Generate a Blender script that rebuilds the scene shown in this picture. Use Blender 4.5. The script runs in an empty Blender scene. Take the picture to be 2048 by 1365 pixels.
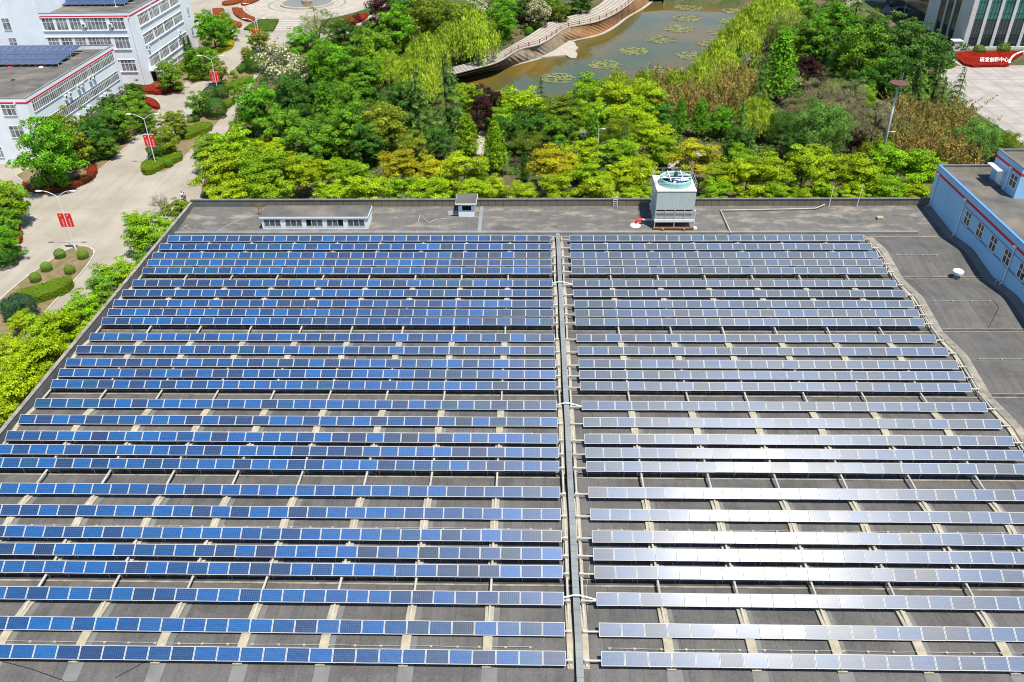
import bpy, bmesh, math, random
import numpy as np
from mathutils import Vector

# ------------------------------------------------------------------ camera, sky, sun, exposure
SC = bpy.context.scene
COL = SC.collection
R = math.radians
CAM_X = Vector((0.99965028, 0.02323327, -0.01263027))
CAM_Y = Vector((-0.00238949, 0.55502036, 0.83183333))
CAM_F = Vector((-0.02633626, 0.83151225, -0.55488177))
CAM_P = Vector((0.0, 0.0, 61.643))
FOC = 1651.473
cam = bpy.data.objects.new('camera', bpy.data.cameras.new('camera'))
COL.objects.link(cam)
cam.data.sensor_width = 36.0
cam.data.lens = 36.0 * FOC / 2048.0
cam.data.clip_start, cam.data.clip_end = 1.0, 5000.0
m = cam.matrix_world.copy()
for i in range(3):
    m[i][0], m[i][1], m[i][2], m[i][3] = CAM_X[i], CAM_Y[i], -CAM_F[i], CAM_P[i]
cam.matrix_world = m
SC.camera = cam

SUN = Vector((0.25, -0.262, 0.933)).normalized()
W = bpy.data.worlds.new('World'); SC.world = W; W.use_nodes = True
nt = W.node_tree
sky = nt.nodes.new('ShaderNodeTexSky'); sky.sky_type = 'NISHITA'; sky.sun_disc = False
sky.sun_elevation = math.asin(SUN.z); sky.sun_rotation = math.atan2(SUN.x, SUN.y)
sky.air_density = 1.0; sky.dust_density = 0.15; sky.ozone_density = 1.2
nt.links.new(sky.outputs[0], nt.nodes['Background'].inputs[0])
nt.nodes['Background'].inputs[1].default_value = 0.095
sl = bpy.data.lights.new('sun', 'SUN'); sl.energy = 4.4; sl.angle = R(0.53); sl.color = (1.0, 0.955, 0.88)
so = bpy.data.objects.new('sun', sl); COL.objects.link(so)
so.rotation_euler = SUN.to_track_quat('Z', 'Y').to_euler(); so.location = (60, -60, 200)
SC.view_settings.view_transform = 'Standard'; SC.view_settings.look = 'None'
SC.view_settings.gamma = 1.0; SC.view_settings.use_curve_mapping = False
SC.view_settings.exposure = 0.9
SC.render.engine = 'CYCLES'
SC.cycles.max_bounces = 5; SC.cycles.diffuse_bounces = 2; SC.cycles.glossy_bounces = 3
SC.cycles.transmission_bounces = 3; SC.cycles.transparent_max_bounces = 4
SC.cycles.filter_width = 1.05
SC.cycles.caustics_reflective = False; SC.cycles.caustics_refractive = False
SC.cycles.sample_clamp_indirect = 4.0


def ray(x, y):
    return CAM_X * ((x - 1024) / FOC) - CAM_Y * ((y - 682.5) / FOC) + CAM_F


def at(x, y, z=0.0):
    d = ray(x, y); t = (z - CAM_P.z) / d.z
    return Vector((d.x * t, d.y * t, z))


def atx(x, y, X):
    d = ray(x, y); t = X / d.x
    return d.y * t, CAM_P.z + d.z * t


def aty(x, y, Y):
    d = ray(x, y); t = Y / d.y
    return d.x * t, CAM_P.z + d.z * t


def scale_at(P):
    return FOC / ((Vector(P) - CAM_P).dot(CAM_F))


# ------------------------------------------------------------------ materials
def mat(name, col, rough=0.7, spec=0.3, metal=0.0):
    M = bpy.data.materials.new(name); M.use_nodes = True
    b = M.node_tree.nodes['Principled BSDF']
    b.inputs['Base Color'].default_value = (*col, 1)
    b.inputs['Roughness'].default_value = rough
    b.inputs['Specular IOR Level'].default_value = spec
    b.inputs['Metallic'].default_value = metal
    return M


class NG:
    """small helper for node graphs"""
    def __init__(s, M):
        s.t = M.node_tree; s.b = s.t.nodes['Principled BSDF']

    def n(s, typ, **k):
        x = s.t.nodes.new(typ)
        for a, v in k.items():
            setattr(x, a, v)
        return x

    def l(s, a, b):
        s.t.links.new(a, b)

    def pos(s, scale=(1, 1, 1), obj=False):
        src = s.n('ShaderNodeTexCoord').outputs['Object'] if obj else s.n('ShaderNodeNewGeometry').outputs['Position']
        mp = s.n('ShaderNodeMapping'); mp.inputs['Scale'].default_value = scale
        s.l(src, mp.inputs['Vector'])
        return mp.outputs[0]

    def noise(s, vec, scale, detail=4, rough=0.55, lo=0.35, hi=0.65):
        x = s.n('ShaderNodeTexNoise'); x.inputs['Scale'].default_value = scale
        x.inputs['Detail'].default_value = detail; x.inputs['Roughness'].default_value = rough
        s.l(vec, x.inputs['Vector'])
        r = s.n('ShaderNodeMapRange'); r.inputs[1].default_value = lo; r.inputs[2].default_value = hi
        s.l(x.outputs[0], r.inputs[0])
        return r.outputs[0]

    def mix(s, fac, a, b, blend='MIX'):
        x = s.n('ShaderNodeMix', data_type='RGBA', blend_type=blend)
        for sock, v in ((x.inputs[0], fac), (x.inputs[6], a), (x.inputs[7], b)):
            if isinstance(v, (int, float)):
                sock.default_value = v
            elif isinstance(v, tuple):
                sock.default_value = (*v, 1)
            else:
                s.l(v, sock)
        return x.outputs[2]

    def math(s, op, a, b=0.0):
        x = s.n('ShaderNodeMath', operation=op)
        for sock, v in ((x.inputs[0], a), (x.inputs[1], b)):
            if isinstance(v, (int, float)):
                sock.default_value = v
            else:
                s.l(v, sock)
        return x.outputs[0]

    def lines(s, vec, axis, pitch, width, off=0.0):
        """1 on thin lines every `pitch` metres along an axis"""
        sp = s.n('ShaderNodeSeparateXYZ'); s.l(vec, sp.inputs[0])
        a = s.math('ADD', sp.outputs[axis], off)
        a = s.math('DIVIDE', a, pitch)
        a = s.math('FRACT', a)
        a = s.math('SUBTRACT', a, 0.5)
        a = s.math('ABSOLUTE', a)
        return s.math('GREATER_THAN', a, 0.5 - 0.5 * width / pitch)

    def out(s, col, rough=None):
        s.l(col, s.b.inputs['Base Color'])
        if rough is not None:
            s.l(rough, s.b.inputs['Roughness'])

    def bump(s, h, dist, strength=0.6):
        b = s.n('ShaderNodeBump'); b.inputs['Strength'].default_value = strength; b.inputs['Distance'].default_value = dist
        s.l(h, b.inputs['Height']); s.l(b.outputs[0], s.b.inputs['Normal'])


def mottled(name, a, b, scale=0.6, rough=0.85, spec=0.2, detail=6, c=None, cscale=0.1):
    M = mat(name, a, rough, spec); g = NG(M); p = g.pos()
    col = g.mix(g.noise(p, scale, detail), a, b)
    if c:
        col = g.mix(g.math('MULTIPLY', g.noise(p, cscale, 5, lo=0.45, hi=0.7), 0.8), col, c)
    g.out(col)
    return M


def make_roof_mat():
    M = mat('roof_membrane', (0.06, 0.06, 0.06), 0.8, 0.25); g = NG(M); p = g.pos()
    base = g.mix(g.noise(p, 0.35, 6), (0.058, 0.056, 0.053), (0.098, 0.094, 0.088))
    st = g.noise(g.pos((1.6, 0.16, 0.5)), 1.0, 5, lo=0.4, hi=0.75)       # streaks that run down the slope
    base = g.mix(g.math('MULTIPLY', st, 0.5), base, (0.135, 0.126, 0.112))
    seam = g.math('MULTIPLY', g.lines(p, 0, 0.98, 0.05), g.noise(p, 0.9, 3, lo=0.3, hi=0.6))
    base = g.mix(g.math('MULTIPLY', seam, 0.75), base, (0.030, 0.033, 0.032))
    sp = g.n('ShaderNodeSeparateXYZ'); g.l(p, sp.inputs[0])
    far = g.n('ShaderNodeMapRange'); far.inputs[1].default_value = 105.6; far.inputs[2].default_value = 107.0
    g.l(sp.outputs[1], far.inputs[0])
    sand = g.noise(g.pos((0.5, 1.1, 1)), 0.55, 8, 0.65, lo=0.5, hi=0.68)
    base = g.mix(g.math('MULTIPLY', far.outputs[0], 0.45), base, (0.13, 0.122, 0.11))
    base = g.mix(g.math('MULTIPLY', g.math('MULTIPLY', sand, far.outputs[0]), 0.8), base, (0.31, 0.27, 0.205))
    stain = g.noise(g.pos((0.13, 0.3, 1)), 1.0, 7, 0.65, lo=0.55, hi=0.63)
    base = g.mix(g.math('MULTIPLY', stain, 0.4), base, (0.038, 0.036, 0.034))
    patch = g.math('MULTIPLY', g.lines(p, 0, 5.9, 0.97, 1.3), g.noise(p, 0.09, 2, lo=0.5, hi=0.52))
    base = g.mix(g.math('MULTIPLY', patch, 0.5), base, (0.125, 0.12, 0.112))
    fine = g.noise(p, 6.0, 3, lo=0.3, hi=0.7)
    base = g.mix(0.25, base, g.mix(fine, (0.03, 0.03, 0.03), (0.14, 0.13, 0.12)))
    g.out(base); g.bump(fine, 0.02, 0.4)
    return M


def make_panel_mat(size=(1.57, 0.91), cells=(10, 6)):
    M = mat('panel_cells', (0.01, 0.06, 0.25), 0.41, 0.30); g = NG(M)
    v = g.n('ShaderNodeTexCoord').outputs['Object']
    oi = g.n('ShaderNodeObjectInfo')
    px, py = size[0] / cells[0], size[1] / cells[1]
    lx = g.lines(v, 0, px, 0.014, size[0] / 2)
    ly = g.lines(v, 1, py, 0.012, size[1] / 2)
    ln = g.math('MAXIMUM', lx, ly)
    vo = g.n('ShaderNodeTexVoronoi'); vo.inputs['Scale'].default_value = 9.0; g.l(v, vo.inputs['Vector'])
    cry = g.mix(g.math('MULTIPLY', vo.outputs['Distance'], 0.9), oi.outputs['Color'], g.mix(1.0, oi.outputs['Color'], (0.45, 0.5, 0.6), 'MULTIPLY'))
    dust = g.noise(g.pos((0.4, 3.0, 1)), 1.2, 4, lo=0.35, hi=0.9)
    cry = g.mix(g.math('MULTIPLY', dust, 0.045), cry, (0.20, 0.25, 0.32))
    col = g.mix(g.math('MULTIPLY', ln, 0.5), cry, (0.10, 0.17, 0.27))
    g.out(col)
    g.b.inputs['Coat Weight'].default_value = 0.17; g.b.inputs['Coat Roughness'].default_value = 0.17
    return M


def make_leaf_mat(name='leaves'):
    M = mat(name, (0.1, 0.2, 0.02), 0.6, 0.12); g = NG(M)
    oi = g.n('ShaderNodeObjectInfo'); a = g.n('ShaderNodeAttribute', attribute_name='tint')
    col = g.mix(1.0, oi.outputs['Color'], a.outputs['Color'], 'MULTIPLY')
    g.out(col)
    tr = g.n('ShaderNodeBsdfTranslucent'); g.l(g.mix(1.0, col, (1.25, 1.2, 0.6), 'MULTIPLY'), tr.inputs['Color'])
    mx = g.n('ShaderNodeMixShader'); mx.inputs[0].default_value = 0.16
    g.l(g.b.outputs[0], mx.inputs[1]); g.l(tr.outputs[0], mx.inputs[2])
    g.l(mx.outputs[0], g.t.nodes['Material Output'].inputs['Surface'])
    return M


def make_concrete():
    M = mat('road_concrete', (0.3, 0.28, 0.25), 0.85, 0.2); g = NG(M); p = g.pos()
    b = g.mix(g.noise(p, 0.12, 6), (0.24, 0.208, 0.158), (0.31, 0.278, 0.225))
    b = g.mix(g.math('MULTIPLY', g.noise(g.pos((1.0, 0.06, 1)), 0.8, 4, lo=0.5, hi=0.75), 0.35), b, (0.15, 0.14, 0.125))
    b = g.mix(g.math('MULTIPLY', g.noise(p, 0.35, 8, 0.7, lo=0.55, hi=0.75), 0.35), b, (0.15, 0.13, 0.11))
    j = g.math('MAXIMUM', g.lines(p, 0, 4.6, 0.07), g.lines(p, 1, 5.0, 0.06))
    b = g.mix(g.math('MULTIPLY', j, 0.35), b, (0.1, 0.095, 0.085))
    b = g.mix(0.12, b, g.mix(g.noise(p, 5, 3), (0.1, 0.1, 0.1), (0.4, 0.38, 0.35)))
    g.out(b)
    return M


def make_paving():
    M = mat('plaza_paving', (0.4, 0.35, 0.32), 0.8, 0.2); g = NG(M); p = g.pos()
    b = g.mix(g.noise(p, 0.25, 6), (0.25, 0.232, 0.208), (0.33, 0.308, 0.28))
    q = g.math('MAXIMUM', g.lines(p, 0, 5.4, 0.5), g.lines(p, 1, 5.4, 0.5))
    b = g.mix(g.math('MULTIPLY', q, 0.6), b, (0.25, 0.165, 0.14))
    j = g.math('MAXIMUM', g.lines(p, 0, 0.9, 0.06), g.lines(p, 1, 0.9, 0.06))
    b = g.mix(g.math('MULTIPLY', j, 0.45), b, (0.15, 0.13, 0.12))
    b = g.mix(g.math('MULTIPLY', g.noise(g.pos((0.3, 1, 1)), 0.3, 6, 0.65, lo=0.5, hi=0.75), 0.3), b, (0.2, 0.18, 0.16))
    g.out(b)
    return M


def make_ground():
    M = mat('ground_soil', (0.1, 0.08, 0.05), 0.95, 0.1); g = NG(M); p = g.pos()
    b = g.mix(g.noise(p, 0.11, 7, 0.6, lo=0.42, hi=0.58), (0.045, 0.075, 0.016), (0.15, 0.1, 0.062))
    b = g.mix(g.noise(p, 1.4, 4), b, g.mix(1.0, b, (0.55, 0.6, 0.6), 'MULTIPLY'))
    b = g.mix(0.2, b, g.mix(g.noise(p, 6, 3), (0.03, 0.04, 0.01), (0.2, 0.16, 0.1)))
    g.out(b); g.bump(g.noise(p, 3, 4), 0.08)
    return M


def make_water():
    M = mat('pond_water', (0.035, 0.033, 0.01), 0.04, 0.13); g = NG(M); p = g.pos()
    g.out(g.mix(g.noise(p, 0.035, 4), (0.115, 0.072, 0.010), (0.038, 0.060, 0.030)))
    nz = g.n('ShaderNodeTexNoise'); nz.inputs['Scale'].default_value = 0.9; nz.inputs['Detail'].default_value = 4
    g.l(p, nz.inputs['Vector']); g.bump(nz.outputs[0], 0.03, 0.35)
    return M


def make_stone():
    M = mat('stone_facing', (0.4, 0.3, 0.2), 0.9, 0.15); g = NG(M); p = g.pos()
    sp = g.n('ShaderNodeSeparateXYZ'); g.l(p, sp.inputs[0])
    mr = g.n('ShaderNodeMapRange'); mr.inputs[1].default_value = 4; mr.inputs[2].default_value = 16
    g.l(sp.outputs[0], mr.inputs[0])
    b = g.mix(mr.outputs[0], (0.27, 0.22, 0.16), (0.27, 0.14, 0.06))
    vo = g.n('ShaderNodeTexVoronoi'); vo.inputs['Scale'].default_value = 1.5; g.l(p, vo.inputs['Vector'])
    b = g.mix(0.35, b, g.mix(1.0, b, vo.outputs['Color'], 'MULTIPLY'))
    b = g.mix(g.math('MULTIPLY', g.noise(g.pos((1, 1, 0.2)), 0.4, 5, lo=0.5, hi=0.7), 0.6), b, (0.07, 0.05, 0.035))
    g.out(b)
    return M


def make_wall(name, a, b, streak=0.25, lines=None):
    M = mat(name, a, 0.75, 0.25); g = NG(M); p = g.pos()
    c = g.mix(g.noise(p, 0.25, 5), a, b)
    c = g.mix(g.math('MULTIPLY', g.noise(g.pos((1.2, 1.2, 0.09)), 1.0, 5, lo=0.52, hi=0.8), streak), c, tuple(x * 0.55 for x in a))
    if lines:
        ax, pitch, w, colr = lines
        c = g.mix(g.math('MULTIPLY', g.lines(p, ax, pitch, w), 0.6), c, colr)
    g.out(c)
    return M


def make_corrugated():
    M = mat('corrugated_sheet', (0.5, 0.55, 0.52), 0.5, 0.4); g = NG(M); p = g.pos()
    w = g.math('MAXIMUM', g.lines(p, 0, 0.2, 0.06), g.lines(p, 1, 0.2, 0.06))
    c = g.mix(g.math('MULTIPLY', w, 0.5), (0.44, 0.49, 0.46), (0.22, 0.26, 0.25))
    c = g.mix(g.math('MULTIPLY', g.noise(g.pos((1, 1, 0.15)), 1.5, 4, lo=0.5, hi=0.75), 0.3), c, (0.25, 0.26, 0.24))
    g.out(c)
    return M


MT = {}
def init_mats():
    D = MT
    D['roof'] = make_roof_mat(); D['cells'] = make_panel_mat(); D['leaf'] = make_leaf_mat()
    D['road'] = make_concrete(); D['paving'] = make_paving(); D['ground'] = make_ground(); D['water'] = make_water()
    D['stone'] = make_stone(); D['corr'] = make_corrugated()
    D['alu'] = mat('aluminium_frame', (0.36, 0.35, 0.33), 0.55, 0.3)
    D['steel'] = mottled('galvanised_steel', (0.42, 0.43, 0.43), (0.33, 0.34, 0.34), 1.2, 0.5, 0.5)
    D['pipe'] = mottled('white_pipe', (0.40, 0.38, 0.33), (0.31, 0.29, 0.245), 0.8, 0.6, 0.3)
    D['pad'] = mottled('cream_concrete', (0.35, 0.31, 0.23), (0.26, 0.23, 0.17), 1.4, 0.9, 0.1)
    D['tray'] = mottled('grey_tray', (0.20, 0.215, 0.21), (0.15, 0.16, 0.157), 0.5, 0.55, 0.4)
    D['strip'] = mottled('membrane_strip', (0.145, 0.15, 0.142), (0.115, 0.118, 0.11), 0.9, 0.8, 0.2)
    D['edge'] = mottled('roof_edge', (0.26, 0.235, 0.19), (0.15, 0.138, 0.115), 1.2, 0.9, 0.1)
    D['trough'] = mottled('gutter_trough', (0.035, 0.034, 0.032), (0.07, 0.065, 0.058), 0.9, 0.8, 0.2)
    D['black'] = mat('dark_rubber', (0.012, 0.012, 0.013), 0.6, 0.3)
    D['parapet'] = make_wall('parapet_face', (0.17, 0.145, 0.105), (0.13, 0.112, 0.085), 0.3, (0, 1.15, 0.1, (0.035, 0.033, 0.03)))
    D['cap'] = mottled('parapet_cap', (0.14, 0.14, 0.135), (0.10, 0.10, 0.097), 0.7)
    D['white'] = make_wall('white_render', (0.70, 0.735, 0.76), (0.64, 0.675, 0.705), 0.10)
    D['greyroof'] = mottled('building_roof', (0.105, 0.10, 0.092), (0.068, 0.066, 0.063), 0.35, 0.85, 0.2, c=(0.175, 0.15, 0.115), cscale=0.2)
    D['blue'] = make_wall('blue_render', (0.27, 0.49, 0.70), (0.235, 0.445, 0.66), 0.15)
    D['bluedark'] = mat('blue_band', (0.085, 0.20, 0.38), 0.7, 0.2)
    D['red'] = mat('red_stripe', (0.50, 0.012, 0.035), 0.6, 0.3)
    D['trim'] = mat('white_trim', (0.66, 0.67, 0.67), 0.5, 0.4)
    D['plastic'] = mat('white_plastic', (0.62, 0.63, 0.62), 0.45, 0.4)
    D['glass'] = mat('window_glass', (0.02, 0.025, 0.03), 0.06, 0.7)
    D['darkin'] = mat('dark_opening', (0.012, 0.012, 0.014), 0.8, 0.1)
    D['curtain'] = mottled('curtained_glass', (0.10, 0.11, 0.115), (0.045, 0.05, 0.055), 0.9, 0.12, 0.6)
    D['palepane'] = mottled('pale_pane', (0.27, 0.275, 0.27), (0.055, 0.06, 0.065), 0.55, 0.15, 0.5)
    D['rust'] = mottled('rusty_steel', (0.22, 0.075, 0.035), (0.30, 0.15, 0.08), 2.0, 0.8, 0.2)
    D['bark'] = mottled('bark', (0.10, 0.075, 0.055), (0.055, 0.042, 0.03), 3.0, 0.95, 0.1)
    D['kerb'] = mottled('kerb_stone', (0.40, 0.375, 0.33), (0.33, 0.31, 0.27), 0.9, 0.85, 0.15)
    D['soil'] = mottled('bed_soil', (0.21, 0.145, 0.085), (0.13, 0.10, 0.055), 0.9, 0.95, 0.1, c=(0.10, 0.12, 0.03), cscale=0.35)
    D['pale'] = mottled('pale_stone', (0.34, 0.305, 0.25), (0.28, 0.25, 0.205), 0.4, 0.85, 0.2)
    D['greyline'] = mottled('grey_stone', (0.21, 0.195, 0.17), (0.17, 0.16, 0.14), 0.6)
    D['banner'] = mat('red_banner', (0.62, 0.025, 0.015), 0.7, 0.2)
    D['letter'] = mat('white_lettering', (0.75, 0.75, 0.74), 0.6, 0.3)
    D['lamp'] = mat('lamp_housing', (0.62, 0.63, 0.63), 0.4, 0.5)
    D['tealfrp'] = mat('teal_fibreglass', (0.22, 0.42, 0.36), 0.4, 0.5)
    D['fanblue'] = mat('blue_fan', (0.02, 0.08, 0.32), 0.45, 0.4)
    D['redpaint'] = mat('red_paint', (0.58, 0.02, 0.015), 0.45, 0.4)
    D['railred'] = mat('maroon_rail', (0.20, 0.03, 0.02), 0.6, 0.3)
    D['brown'] = mat('brown_disc', (0.10, 0.045, 0.035), 0.6, 0.3)
    D['teal'] = mottled('teal_glass', (0.02, 0.17, 0.14), (0.015, 0.11, 0.09), 0.3, 0.08, 0.7)
    D['darkglass'] = mottled('dark_glass', (0.015, 0.03, 0.035), (0.03, 0.05, 0.055), 0.25, 0.06, 0.7)
    D['mullion'] = mat('dark_mullion', (0.03, 0.05, 0.06), 0.4, 0.4)
    D['clad'] = make_wall('stone_cladding', (0.50, 0.50, 0.48), (0.45, 0.45, 0.43), 0.08, (2, 1.5, 0.04, (0.25, 0.25, 0.24)))
    D['skin'] = mat('skin', (0.45, 0.27, 0.19), 0.6, 0.3)
    D['hair'] = mat('black_hair', (0.015, 0.012, 0.01), 0.6, 0.3)
    D['shirt'] = mat('white_shirt', (0.7, 0.7, 0.7), 0.8, 0.2)
    D['trousers'] = mat('dark_trousers', (0.02, 0.022, 0.03), 0.8, 0.2)
    D['carpaint'] = mat('black_car_paint', (0.012, 0.013, 0.016), 0.2, 0.6)
    D['rock'] = mottled('rock', (0.30, 0.26, 0.22), (0.17, 0.14, 0.12), 0.8)
    D['seal'] = mat('torn_patch', (0.34, 0.32, 0.28), 0.8, 0.2)


init_mats()


# ------------------------------------------------------------------ mesh helpers
class MB:
    def __init__(s):
        s.v, s.f, s.m = [], [], []

    def add(s, vs, fs, m=0):
        o = len(s.v); s.v += [tuple(v) for v in vs]
        s.f += [tuple(i + o for i in f) for f in fs]; s.m += [m] * len(fs)
        return s

    def box(s, x0, x1, y0, y1, z0, z1, m=0):
        v = [(x, y, z) for z in (z0, z1) for y in (y0, y1) for x in (x0, x1)]
        return s.add(v, [(0, 2, 3, 1), (4, 5, 7, 6), (0, 1, 5, 4), (2, 6, 7, 3), (0, 4, 6, 2), (1, 3, 7, 5)], m)

    def cyl(s, p, q, r0, r1=None, n=10, m=0, caps=True):
        p, q = Vector(p), Vector(q); r1 = r0 if r1 is None else r1
        d = (q - p).normalized(); a = d.orthogonal().normalized(); b = d.cross(a)
        vs = []
        for c, r in ((p, r0), (q, r1)):
            vs += [c + (a * math.cos(2 * math.pi * k / n) + b * math.sin(2 * math.pi * k / n)) * r for k in range(n)]
        fs = [(k, (k + 1) % n, n + (k + 1) % n, n + k) for k in range(n)]
        if caps:
            fs += [tuple(range(n - 1, -1, -1)), tuple(range(n, 2 * n))]
        return s.add(vs, fs, m)

    def tube(s, pts, r, n=8, m=0):
        for a, b in zip(pts[:-1], pts[1:]):
            s.cyl(a, b, r, r, n, m)
        return s

    def lathe(s, c, prof, n=20, m=0):
        c = Vector(c); vs = []; k = len(prof)
        for i in range(n):
            a = 2 * math.pi * i / n
            vs += [c + Vector((r * math.cos(a), r * math.sin(a), z)) for r, z in prof]
        fs = [(i * k + j, ((i + 1) % n) * k + j, ((i + 1) % n) * k + j + 1, i * k + j + 1) for i in range(n) for j in range(k - 1)]
        return s.add(vs, fs, m)

    def prism(s, poly, z0, z1, m=0, mside=None):
        """polygon (list of xy, any winding) extruded; concave outlines are triangulated by Blender"""
        n = len(poly)
        if sum(poly[i][0] * poly[(i + 1) % n][1] - poly[(i + 1) % n][0] * poly[i][1] for i in range(n)) < 0:
            poly = poly[::-1]
        vs = [(p[0], p[1], z0) for p in poly] + [(p[0], p[1], z1) for p in poly]
        s.add(vs, [tuple(range(n, 2 * n))], m)
        return s.add(vs, [(i, (i + 1) % n, n + (i + 1) % n, n + i) for i in range(n)], m if mside is None else mside)

    def sheet(s, poly, z, m=0):
        n = len(poly)
        if sum(poly[i][0] * poly[(i + 1) % n][1] - poly[(i + 1) % n][0] * poly[i][1] for i in range(n)) < 0:
            poly = poly[::-1]
        return s.add([(p[0], p[1], z) for p in poly], [tuple(range(n))], m)

    def strip(s, A, B, m=0):
        n = len(A)
        return s.add(list(A) + list(B), [(i, i + 1, n + i + 1, n + i) for i in range(n - 1)], m)

    def build(s, name, mats, parent=None, org=None, smooth=False, label=None):
        me = bpy.data.meshes.new(name)
        o = Vector(org) if org is not None else (parent.location.copy() if parent else Vector((0, 0, 0)))
        if parent and org is None and parent.parent:
            o = o + parent.parent.location
        me.from_pydata([(v[0] - o.x, v[1] - o.y, v[2] - o.z) for v in s.v], [], s.f)
        for M in (mats if isinstance(mats, (list, tuple)) else [mats]):
            me.materials.append(MT[M] if isinstance(M, str) else M)
        me.polygons.foreach_set('material_index', s.m)
        if smooth:
            me.polygons.foreach_set('use_smooth', [True] * len(s.f))
        me.update()
        ob = bpy.data.objects.new(name, me); COL.objects.link(ob)
        if parent:
            ob.parent = parent
            if org is not None:
                ob.location = (0, 0, 0)
        else:
            ob.location = o
        if label:
            ob['label'] = label
        return ob


def tag(o, label=None, cat=None, group=None, kind=None):
    if label: o['label'] = label
    if cat: o['category'] = cat
    if group: o['group'] = group
    if kind: o['kind'] = kind
    return o


def thing(name, loc, label, cat, group=None, rz=0.0):
    o = bpy.data.objects.new(name, None); COL.objects.link(o)
    o.location = loc; o.rotation_euler.z = rz; o.empty_display_size = 0.3
    return tag(o, label, cat, group)


def struct(name, mb, mats, smooth=False):
    return tag(mb.build(name, mats, smooth=smooth), kind='structure')


ONES = ['first', 'second', 'third', 'fourth', 'fifth', 'sixth', 'seventh', 'eighth', 'ninth', 'tenth', 'eleventh', 'twelfth', 'thirteenth',
        'fourteenth', 'fifteenth', 'sixteenth', 'seventeenth', 'eighteenth', 'nineteenth', 'twentieth']
def nth(k):
    return ONES[k] if k < 20 else 'twenty-' + ONES[k - 20]


def pxpoly(pts, z=0.0):
    return [tuple(at(x, y, z)[:2]) for x, y in pts]

# ------------------------------------------------------------------ ground, pond, roads
WATER_Z = -3.0
rim_px = [(880, 158), (905, 150), (955, 137), (998, 127), (1039, 98), (1080, 92), (1115, 69), (1128, 57), (1168, 50), (1201, 43), (1232, 28), (1265, 5), (1285, -14)]
base_px = [(880, 166), (905, 158), (934, 150), (1000, 139), (1060, 124), (1085, 117), (1125, 95), (1138, 84), (1196, 74), (1227, 57), (1252, 36), (1285, 19), (1310, -2)]


def resample(pts, n):
    P = [Vector(p) for p in pts]; L = [0]
    for a, b in zip(P[:-1], P[1:]):
        L.append(L[-1] + (b - a).length)
    out = []
    for k in range(n):
        t = L[-1] * k / (n - 1); i = 0
        while i < len(L) - 2 and L[i + 1] < t:
            i += 1
        out.append(P[i].lerp(P[i + 1], (t - L[i]) / max(1e-6, L[i + 1] - L[i])))
    return out


def smooth_line(pts, it=2):
    P = [Vector(p) for p in pts]
    for _ in range(it):
        Q = [P[0]]
        for a, b in zip(P[:-1], P[1:]):
            Q += [a.lerp(b, 0.25), a.lerp(b, 0.75)]
        P = Q + [P[-1]]
    return P


RIM = resample(smooth_line([at(x, y, 0.6) for x, y in rim_px]), 60)
BASE = resample(smooth_line([at(x, y, WATER_Z - 0.3) for x, y in base_px]), 60)
near_px = [(1330, -14), (1520, -10), (1560, 40), (1545, 90), (1500, 130), (1440, 165), (1330, 195), (1210, 212), (1080, 205), (980, 185), (905, 172)]
NEAR = smooth_line([at(x, y, 0) for x, y in near_px], 2)
POND = [Vector((p.x, p.y, 0)) for p in RIM] + [Vector((p.x, p.y, 0)) for p in NEAR]

bm = bmesh.new()
S = 900
outer = [bm.verts.new((x, y, 0)) for x, y in ((-S, -300), (S, -300), (S, 1500), (-S, 1500))]
inner = [bm.verts.new(p) for p in POND]
es = [bm.edges.new((l[i], l[(i + 1) % len(l)])) for l in (outer, inner) for i in range(len(l))]
bmesh.ops.triangle_fill(bm, edges=es, use_beauty=True, normal=(0, 0, 1))
me = bpy.data.meshes.new('ground'); bm.to_mesh(me); bm.free(); me.materials.append(MT['ground'])
go = bpy.data.objects.new('ground', me); COL.objects.link(go); tag(go, kind='structure')

w = MB(); w.sheet([(-60, 180), (140, 180), (140, 380), (-60, 380)], WATER_Z)
struct('water', w, 'water')
b = MB()
bankp = [p + Vector((0, 0, 0.05)) for p in NEAR]
cen = sum(NEAR, Vector()) / len(NEAR)
b.strip(bankp, [Vector((p.x + (cen.x - p.x) * 0.12, p.y + (cen.y + 30 - p.y) * 0.12, WATER_Z - 0.4)) for p in NEAR])
struct('pond_bank', b, 'ground')

# embankment: battered stone wall, pale cap, waterline ledge
e = thing('embankment_wall', (RIM[30].x, RIM[30].y, 0), 'long curving stone embankment wall with a pale cap rising from the pond', 'wall')
b = MB(); b.strip(BASE, RIM); b.build('stone_facing', 'stone', e)
def offset(L, d):
    out = []
    for i, p in enumerate(L):
        t = (L[min(i + 1, len(L) - 1)] - L[max(i - 1, 0)]); t.z = 0; t.normalize()
        out.append(p + Vector((-t.y, t.x, 0)) * d)
    return out
b = MB(); A = offset(RIM, -0.15); Bq = offset(RIM, 0.45)
up = Vector((0, 0, 0.22))
b.strip([p + up for p in A], [p + up for p in Bq]); b.strip(A, [p + up for p in A])
b.build('cap', 'pale', e)
b = MB(); A = offset(BASE, -0.9); Bq = offset(BASE, 0.3); up = Vector((0, 0, 0.42))
b.strip([p + up for p in A], [p + up for p in Bq]); b.strip([p - up for p in A], [p + up for p in A])
b.build('ledge', 'pale', e)

b = MB()
apron = [at(x, y, WATER_Z) for x, y in ((1082, 117), (1112, 101), (1128, 90), (1140, 83), (1150, 88), (1152, 94), (1157, 98), (1150, 104), (1155, 110), (1152, 119), (1140, 118), (1132, 113), (1110, 115))]
b.prism([(p.x, p.y) for p in apron], WATER_Z - 0.3, WATER_Z + 0.35)
tag(b.build('rock_ledge', 'pale', org=apron[0]), 'flat pale rock ledge jutting into the pond under the embankment', 'rock')

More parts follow.
